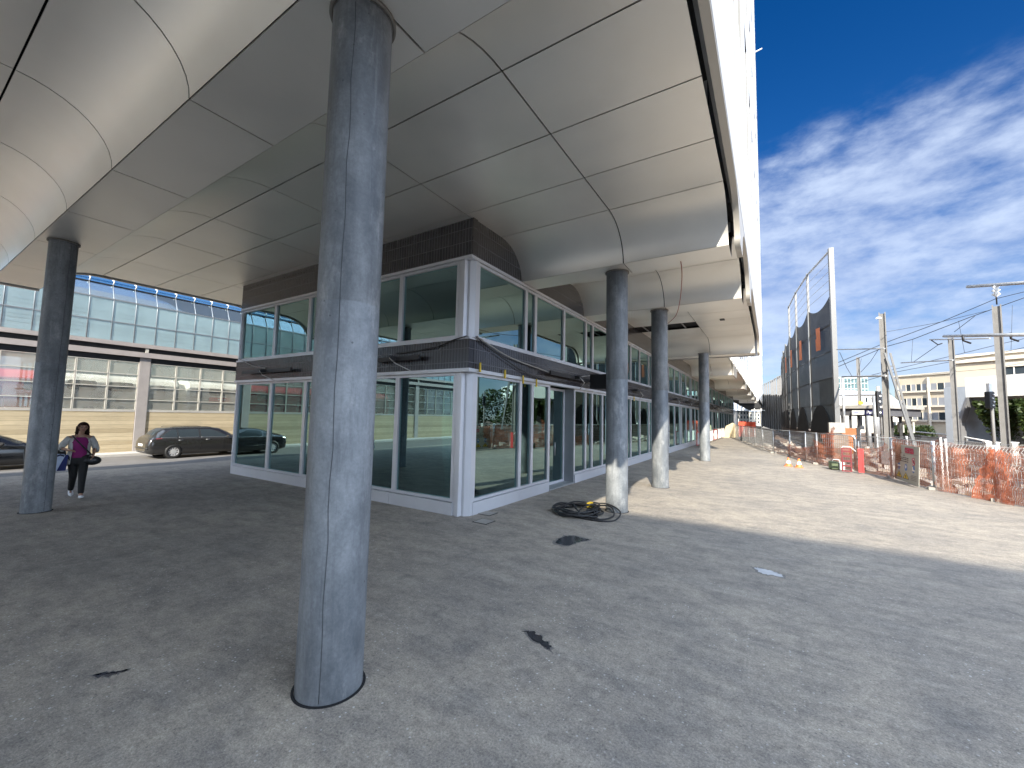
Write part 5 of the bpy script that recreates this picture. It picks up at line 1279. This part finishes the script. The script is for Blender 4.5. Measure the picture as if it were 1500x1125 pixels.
# ------------------------------------------------------------------ town behind the tracks
def facade(name, label, cat, A, B, z0, z1, depth, mat, roofmat=None):
    """building whose front runs from A to B (x, y); returns thing and a point function on the front"""
    A = Vector((A[0], A[1], 0)); B = Vector((B[0], B[1], 0)); d = (B-A).normalized(); L = (B-A).length; n = Vector((-d.y, d.x, 0))
    if n.dot(A) < 0: n = -n      # away from the camera
    t = thing(name, label, cat, tuple((A+B)/2))
    MB().prism([A+Vector((0,0,z0)), B+Vector((0,0,z0)), B+n*depth+Vector((0,0,z0)), A+n*depth+Vector((0,0,z0))], (0,0,z1-z0)).build('wall', mat, t)
    if roofmat: MB().prism([A-n*.3-d*.3+Vector((0,0,z1)), B-n*.3+d*.3+Vector((0,0,z1)), B+n*depth+d*.3+Vector((0,0,z1)), A+n*depth-d*.3+Vector((0,0,z1))], (0,0,.35)).build('roof', roofmat, t)
    def P(u, z, o=0): return A+d*(u*L)-n*o+Vector((0,0,z))
    return t, P, L
m_cream = M('cream_render', (.47,.41,.315), .85, 0, .07, .4); m_creamd = M('cream_trim', (.54,.485,.40), .8, 0, .05); m_whiter = M('white_render', (.74,.72,.66), .8, 0, .05, .3); m_blind = M('grey_blind', (.22,.23,.25), .6, 0, .08)
def ywz(y, x, D): return at(x, y, D).z
DL, DR = 84.0, 74.0
A, B = at(1312, 600, DL), at(1404, 600, DR)
bt_, P, L = facade('cream_building', 'cream four storey building with long ribbon windows and grey blinds behind the tracks', 'building', (A.x, A.y), (B.x, B.y), -.5, ywz(553, 1312, DL), 14, m_cream, m_creamd)
zf = lambda y: ywz(y, 1350, 79)
for ya, yb in ((562,572),(583,594),(604,615)):
    for u0, u1, k in ((.12,.545,5),(.60,.93,3)):
        MB().prism([P(u0,zf(yb),-.25),P(u1,zf(yb),-.25),P(u1,zf(ya),-.25),P(u0,zf(ya),-.25)], P(0,0,.26)-P(0,0,0)).build('window', m_winglass, bt_)
        for j in range(k):
            if (j+int(ya)) % 2 == 0 or (u0 > .5 and ya == 583): 
                uu = u0+(u1-u0)*j/k; vv = u0+(u1-u0)*(j+.92)/k; MB().prism([P(uu,zf(yb),.02),P(vv,zf(yb),.02),P(vv,zf(ya),.02),P(uu,zf(ya),.02)], P(0,0,.03)-P(0,0,0)).build('blind', m_blind, bt_)
            uu = u0+(u1-u0)*j/k; MB().bar(P(uu,zf(yb),.05), P(uu,zf(ya),.05), .10, .10).build('mullion', m_creamd, bt_)
        MB().bar(P(u0-.01,zf(yb+1.2),.2), P(u1+.01,zf(yb+1.2),.2), .5, .35).build('sill', m_creamd, bt_)
    MB().bar(P(.02,zf(yb+4),.06), P(1,zf(yb+4),.06), .12, .25).build('string_course', m_creamd, bt_)
for u in (.07,.57): MB().bar(P(u,-.5,.12), P(u,zf(553.5),.12), 1.0, .3).build('pier', m_creamd, bt_)
A, B = at(1402, 600, 60), at(1560, 600, 50.9)
bt2, P, L = facade('cream_building', 'cream upper block with cornice above the white canopy at the right edge of the photo', 'building', (A.x, A.y), (B.x, B.y), -.5, ywz(524, 1402, 60), 12, m_cream, m_creamd)
zf = lambda y: ywz(y, 1490, 52)
MB().bar(P(0,ywz(530,1402,60),.2), P(1,ywz(530,1402,60),.2), .5, .5).build('cornice', m_creamd, bt2)
for u0, u1 in ((.47,.72),(.78,.99)):
    MB().prism([P(u0,zf(547),.02),P(u1,zf(547),.02),P(u1,zf(532),.02),P(u0,zf(532),.02)], P(0,0,.05)-P(0,0,0)).build('window', m_winglass, bt2)
    MB().prism([P(u0,zf(532),.02),P(u1,zf(532),.02),P(u1,zf(525),.02),P(u0,zf(525),.02)], P(0,0,.3)-P(0,0,0)).build('blind', m_creamd, bt2)
    MB().bar(P((u0+u1)/2,zf(547),.08), P((u0+u1)/2,zf(532),.08), .2, .1).build('mullion', m_whiter, bt2)
# white canopy with chamfered opening, ivy
A, B = at(1416, 600, 38), at(1580, 600, 31.2)
A = Vector((A.x, A.y, 0)); B = Vector((B.x, B.y, 0)); d = (B-A).normalized(); n = Vector((-d.y, d.x, 0)); n = n if n.dot(A) > 0 else -n
cv = thing('canopy_building', 'white fronted loading canopy with a chamfered grey side wall, ivy hanging below', 'building', tuple(A))
z_b, z_t = ywz(582, 1416, 38), ywz(553, 1416, 38)
L = (B-A).length
MB().prism([A+Vector((0,0,z_b)), B+Vector((0,0,z_b)), B+n*7+Vector((0,0,z_b)), A+n*7+Vector((0,0,z_b))], (0,0,z_t-z_b)).build('canopy', m_whiter, cv)
MB().prism([A+d*(L*.6)-n*.02+Vector((0,0,z_b+.5)), A+d*(L*.75)-n*.02+Vector((0,0,z_b+.5)), A+d*(L*.75)-n*.02+Vector((0,0,z_t-.6)), A+d*(L*.6)-n*.02+Vector((0,0,z_t-.6))], n*.1).build('window', m_winglass, cv)
m_gw = M('blue_grey_render', (.30,.33,.37), .8, 0, .06)
x0 = A-d*1.7
MB().prism([x0, A-d*.75, A-d*.75+Vector((0,0,z_b-2.2)), A+Vector((0,0,z_b)), A+Vector((0,0,z_t-.8)), x0+Vector((0,0,z_t-.8))], n*9).build('side_wall', m_gw, cv)
MB().prism([A-d*.75-n*.03, A-d*.5-n*.03, A-d*.5-n*.03+Vector((0,0,z_b-2.3)), A+d*.2-n*.03+Vector((0,0,z_b-.02)), A-n*.03+Vector((0,0,z_b-.02)), A-d*.75-n*.03+Vector((0,0,z_b-2.25))], n*.6).build('opening_frame', M('frame_grey', (.16,.16,.165), .6), cv)
MB().prism([A-d*.5+n*5.5, B+n*5.5, B+n*5.5+Vector((0,0,z_b)), A-d*.5+n*5.5+Vector((0,0,z_b))], n*.3).build('recess_wall', M('recess_render', (.46,.45,.43), .85, 0, .08), cv)
m_ivy = None
def leafmat(name, a, b):
    m, N, out = new_mat(name); gi = N.n('ShaderNodeNewGeometry').outputs['Random Per Island']
    c = N.mix(gi, a, b); p = N.n('ShaderNodeBsdfPrincipled', iRoughness=.5); N.l(c, p.inputs['Base Color']); tl = N.n('ShaderNodeBsdfTranslucent'); N.l(c, tl.inputs[0])
    N.l(N.n('ShaderNodeMixShader', i0=.3, i1=p.outputs[0], i2=tl.outputs[0]).outputs[0], out.inputs[0]); return m
m_ivy = leafmat('ivy_leaves', (.015,.038,.010), (.07,.095,.022)); m_hedge = leafmat('hedge_leaves', (.015,.035,.012), (.06,.08,.02)); m_stem = M('stem', (.08,.06,.04), .9)
def leaves(name, part, label, cat, fn, n, size, mat, loc, seed=1, group=None):
    rnd = random.Random(seed); t = thing(name, label, cat, loc, group); mb = MB()
    for _ in range(n):
        p = fn(rnd)
        if p is None: continue
        a = Vector((rnd.uniform(-1,1), rnd.uniform(-1,1), rnd.uniform(-.6,.6))).normalized(); b = a.cross(Vector((rnd.uniform(-1,1), rnd.uniform(-1,1), rnd.uniform(-1,1)))).normalized(); s_ = size*rnd.uniform(.6,1.4)
        mb.q([p-a*s_, p+b*s_*.6, p+a*s_, p-b*s_*.6])
    mb.build(part, mat, t, fix=False); return t
def ivy_fn(rnd):
    s = rnd.uniform(.06, 1); w_ = rnd.random()
    top = z_b-.35-.9*max(0, .14-s)/.08*.6+.35*math.sin(s*23)*.5
    low = 1.55+.8*math.sin(s*19)+.5*math.sin(s*47+1)-(.8 if s > .4 else 0)
    z = low+(top-low)*(rnd.random()**.75)
    dep = 1.4+.9*math.sin(s*31)+rnd.uniform(-.5,.6)-.9*((z-low)/(top-low))
    return A+d*(s*L)+n*dep+Vector((0,0,z))
leaves('ivy_plant', 'foliage', 'thick dark ivy hanging under the white canopy', 'ivy', ivy_fn, 9000, .15, m_ivy, tuple(A+n), 3)
B2 = B+d*26
def ivy2(rnd):
    s = rnd.random(); z = rnd.uniform(.5, 5.2+.7*math.sin(s*21)+.4*math.sin(s*53)); return B+d*(s*26)+n*(1+.9*math.sin(s*40+z)+rnd.uniform(-.6,.6))+Vector((0,0,z))
leaves('tree_row', 'foliage', 'row of dense trees beyond the right frame edge, mirrored in the glass', 'trees', ivy2, 9000, .2, m_ivy, tuple(B2), 4)
A_, B_ = at(1302, 640, 58), at(1360, 640, 54)
def hedge_fn(rnd):
    s = rnd.random(); p = A_+(B_-A_)*s; z = rnd.uniform(-.3, ywz(626+2*math.sin(s*13), 1330, 56)); return Vector((p.x, p.y, z))+Vector((rnd.uniform(-.8,.8), rnd.uniform(-.8,.8), rnd.uniform(-.2,.2)))
leaves('hedge', 'foliage', 'dark clipped hedge before the cream building', 'hedge', hedge_fn, 3500, .22, m_hedge, tuple(A_), 6)
# low retaining wall with rail
A_, B_ = at(1340, 650, 46), at(1520, 650, 31); A_.z = B_.z = 0
t = thing('retaining_wall', 'low grey concrete wall with a pale handrail in front of the cream building', 'wall', tuple((A_+B_)/2))
dd = (B_-A_); zt0, zt1 = ywz(637, 1345, 46), ywz(655, 1480, 34)
MB().prism([A_, B_, B_+Vector((0,0,zt1)), A_+Vector((0,0,zt0))], (.2,.3,0)).build('wall', m_conc, t)
MB().tube([A_+Vector((0,0,zt0+.35)), A_+dd*.45+Vector((0,0,zt0*.75+zt1*.25+.3)), A_+dd*.7+Vector((0,0,zt1+.35))], .07, 8).build('handrail', m_fw, t)
# white house, pale dome roof, far tower, platform roof, grey gabled shed
A, B = at(1226, 600, 92), at(1302, 600, 86)
t, P, L = facade('white_house', 'cream white town house with small windows behind the platform roof', 'house', (A.x, A.y), (B.x, B.y), -.5, ywz(579, 1262, 89), 10, m_whiter, m_blind)
zf = lambda y: ywz(y, 1262, 89)
for u in (.58,.69,.79):
    MB().prism([P(u,zf(589),.02),P(u+.035,zf(589),.02),P(u+.035,zf(582),.02),P(u,zf(582),.02)], P(0,0,.04)-P(0,0,0)).build('window', m_winglass, t)
MB().prism([P(0,zf(578.5),-.5),P(1,zf(578.5),-.5),P(.85,zf(574),-3),P(.35,zf(571),-3),P(.0,zf(569.5),-3)], P(0,0,-2)-P(0,0,0)).build('dome_roof', m_whiter, t)
A, B = at(1228, 600, 330), at(1273, 600, 325)
t, P, L = facade('tower_block', 'far glass office tower with a grid of green windows', 'building', (A.x, A.y), (B.x, B.y), -.5, ywz(552, 1250, 328), 30, M('tower_grid', (.38,.42,.40), .7), None)
zf = lambda y: ywz(y, 1250, 328)
for r_ in range(3):
    for k in range(9): MB().prism([P((k+.15)/9,zf(561.5+8*r_-1),.1),P((k+.85)/9,zf(561.5+8*r_-1),.1),P((k+.85)/9,zf(555+8*r_-1),.1),P((k+.15)/9,zf(555+8*r_-1),.1)], P(0,0,.15)-P(0,0,0)).build('window', M('tower_glass', (.07,.12,.12), .2) if r_+k == 0 else bpy.data.materials['tower_glass'], t)
A, B = at(1226, 600, 44), at(1297, 600, 40)
t, P, L = facade('platform_roof', 'dark flat platform roof on posts behind the mesh screen', 'shelter', (A.x, A.y), (B.x, B.y), ywz(609, 1262, 42), ywz(598.5, 1262, 42), 6, M('platform_fascia', (.10,.10,.11), .6), m_conc)
for k in range(6): 
    for o in (-.4, -4.5): MB().bar(P(.06+k*.175,-.3,o), P(.06+k*.175,ywz(609,1262,42),o), .22, .22).build('post', m_dark, t)
MB().prism([P(.0,-.3,-5.6),P(1,-.3,-5.6),P(1,ywz(636,1262,42),-5.6),P(0,ywz(636,1262,42),-5.6)], P(0,0,-.2)-P(0,0,0)).build('back_panel', m_dark, t)
for k in range(9): MB().prism([P(.1+k*.1,ywz(632,1262,44),-5.4),P(.13+k*.1,ywz(632,1262,44),-5.4),P(.13+k*.1,ywz(617,1262,44),-5.4),P(.1+k*.1,ywz(617,1262,44),-5.4)], P(0,0,.05)-P(0,0,0)).build('glass_strip', m_whiter, t)
sg = thing('platform_sign', 'white and dark blue station sign hanging at the platform roof edge', 'sign', tuple(P(.5,2.5)))
za, zc = ywz(607, 1262, 40), ywz(600.5, 1262, 40)
MB().prism([P(.36,za,.15),P(.62,za,.15),P(.62,zc,.15),P(.36,zc,.15)], P(0,0,.1)-P(0,0,0)).build('white_panel', m_whitep, sg); MB().prism([P(.62,za,.15),P(1.0,za,.15),P(1.0,zc,.15),P(.62,zc,.15)], P(0,0,.1)-P(0,0,0)).build('blue_panel', M('sign_navy', (.03,.03,.12), .5), sg)
dv = (P(1,0)-P(0,0)).normalized(); nv = (P(0,0,1)-P(0,0,0)); RS = Matrix(((dv.x,0,nv.x,0),(dv.y,0,nv.y,0),(0,1,0,0),(0,0,0,1)))
text('Par', .42, P(.66, za+.1, .26), RS, m_whitep, 'lettering', sg, .005, .01); MB().q([P(.41,za+.12,.26),P(.50,za+.12,.26),P(.50,zc-.1,.26),P(.41,zc-.1,.26)]).build('pale_emblem', M('lilac', (.35,.36,.6), .5), sg)
A, B = at(1303, 600, 61.5), at(1317, 600, 61)
t, P, L = facade('gabled_shed', 'grey glazed gabled shed between the ladder mast and the cream building', 'building', (A.x, A.y), (B.x, B.y), -.5, ywz(596, 1310, 63), 8, m_whiter, None)
MB().prism([P(-.1,ywz(606,1310,63),.3),P(1.1,ywz(612,1310,63),.3),P(1.1,ywz(590,1310,63),.3),P(-.1,ywz(577,1310,63),.3)], P(0,0,-4)-P(0,0,0)).build('roof', M('shed_glass', (.28,.33,.35), .3), t)
MB().prism([P(.35,ywz(628,1310,63),.02),P(.6,ywz(628,1310,63),.02),P(.6,ywz(618,1310,63),.02),P(.35,ywz(618,1310,63),.02)], P(0,0,.05)-P(0,0,0)).build('window', m_winglass, t)
# buildings seen under and past the far end of the office block
for px0, px1, D, yt, lab, c in ((1079, 1097, 150, 600, 'grey town house far under the end of the office block', (.42,.39,.35)), (1097, 1119, 170, 604, 'cream town house far beyond the end of the office block', (.5,.45,.36)), (1119, 1160, 260, 590, 'pale distant house behind the far mesh screen', (.6,.57,.52))):
    A, B = at(px0, 600, D), at(px1, 600, D)
    t, P, L = facade('town_house', lab, 'house', (A.x, A.y), (B.x, B.y), -.5, at((px0+px1)/2, yt, D).z, 8, M('house_render', c, .85), m_blind)
    zz_ = at((px0+px1)/2, yt, D).z
    for r_ in range(3):
        for k in range(4): MB().prism([P((k+.3)/4,zz_*(.18+.27*r_),.03),P((k+.7)/4,zz_*(.18+.27*r_),.03),P((k+.7)/4,zz_*(.33+.27*r_),.03),P((k+.3)/4,zz_*(.33+.27*r_),.03)], P(0,0,.05)-P(0,0,0)).build('window', m_winglass, t)
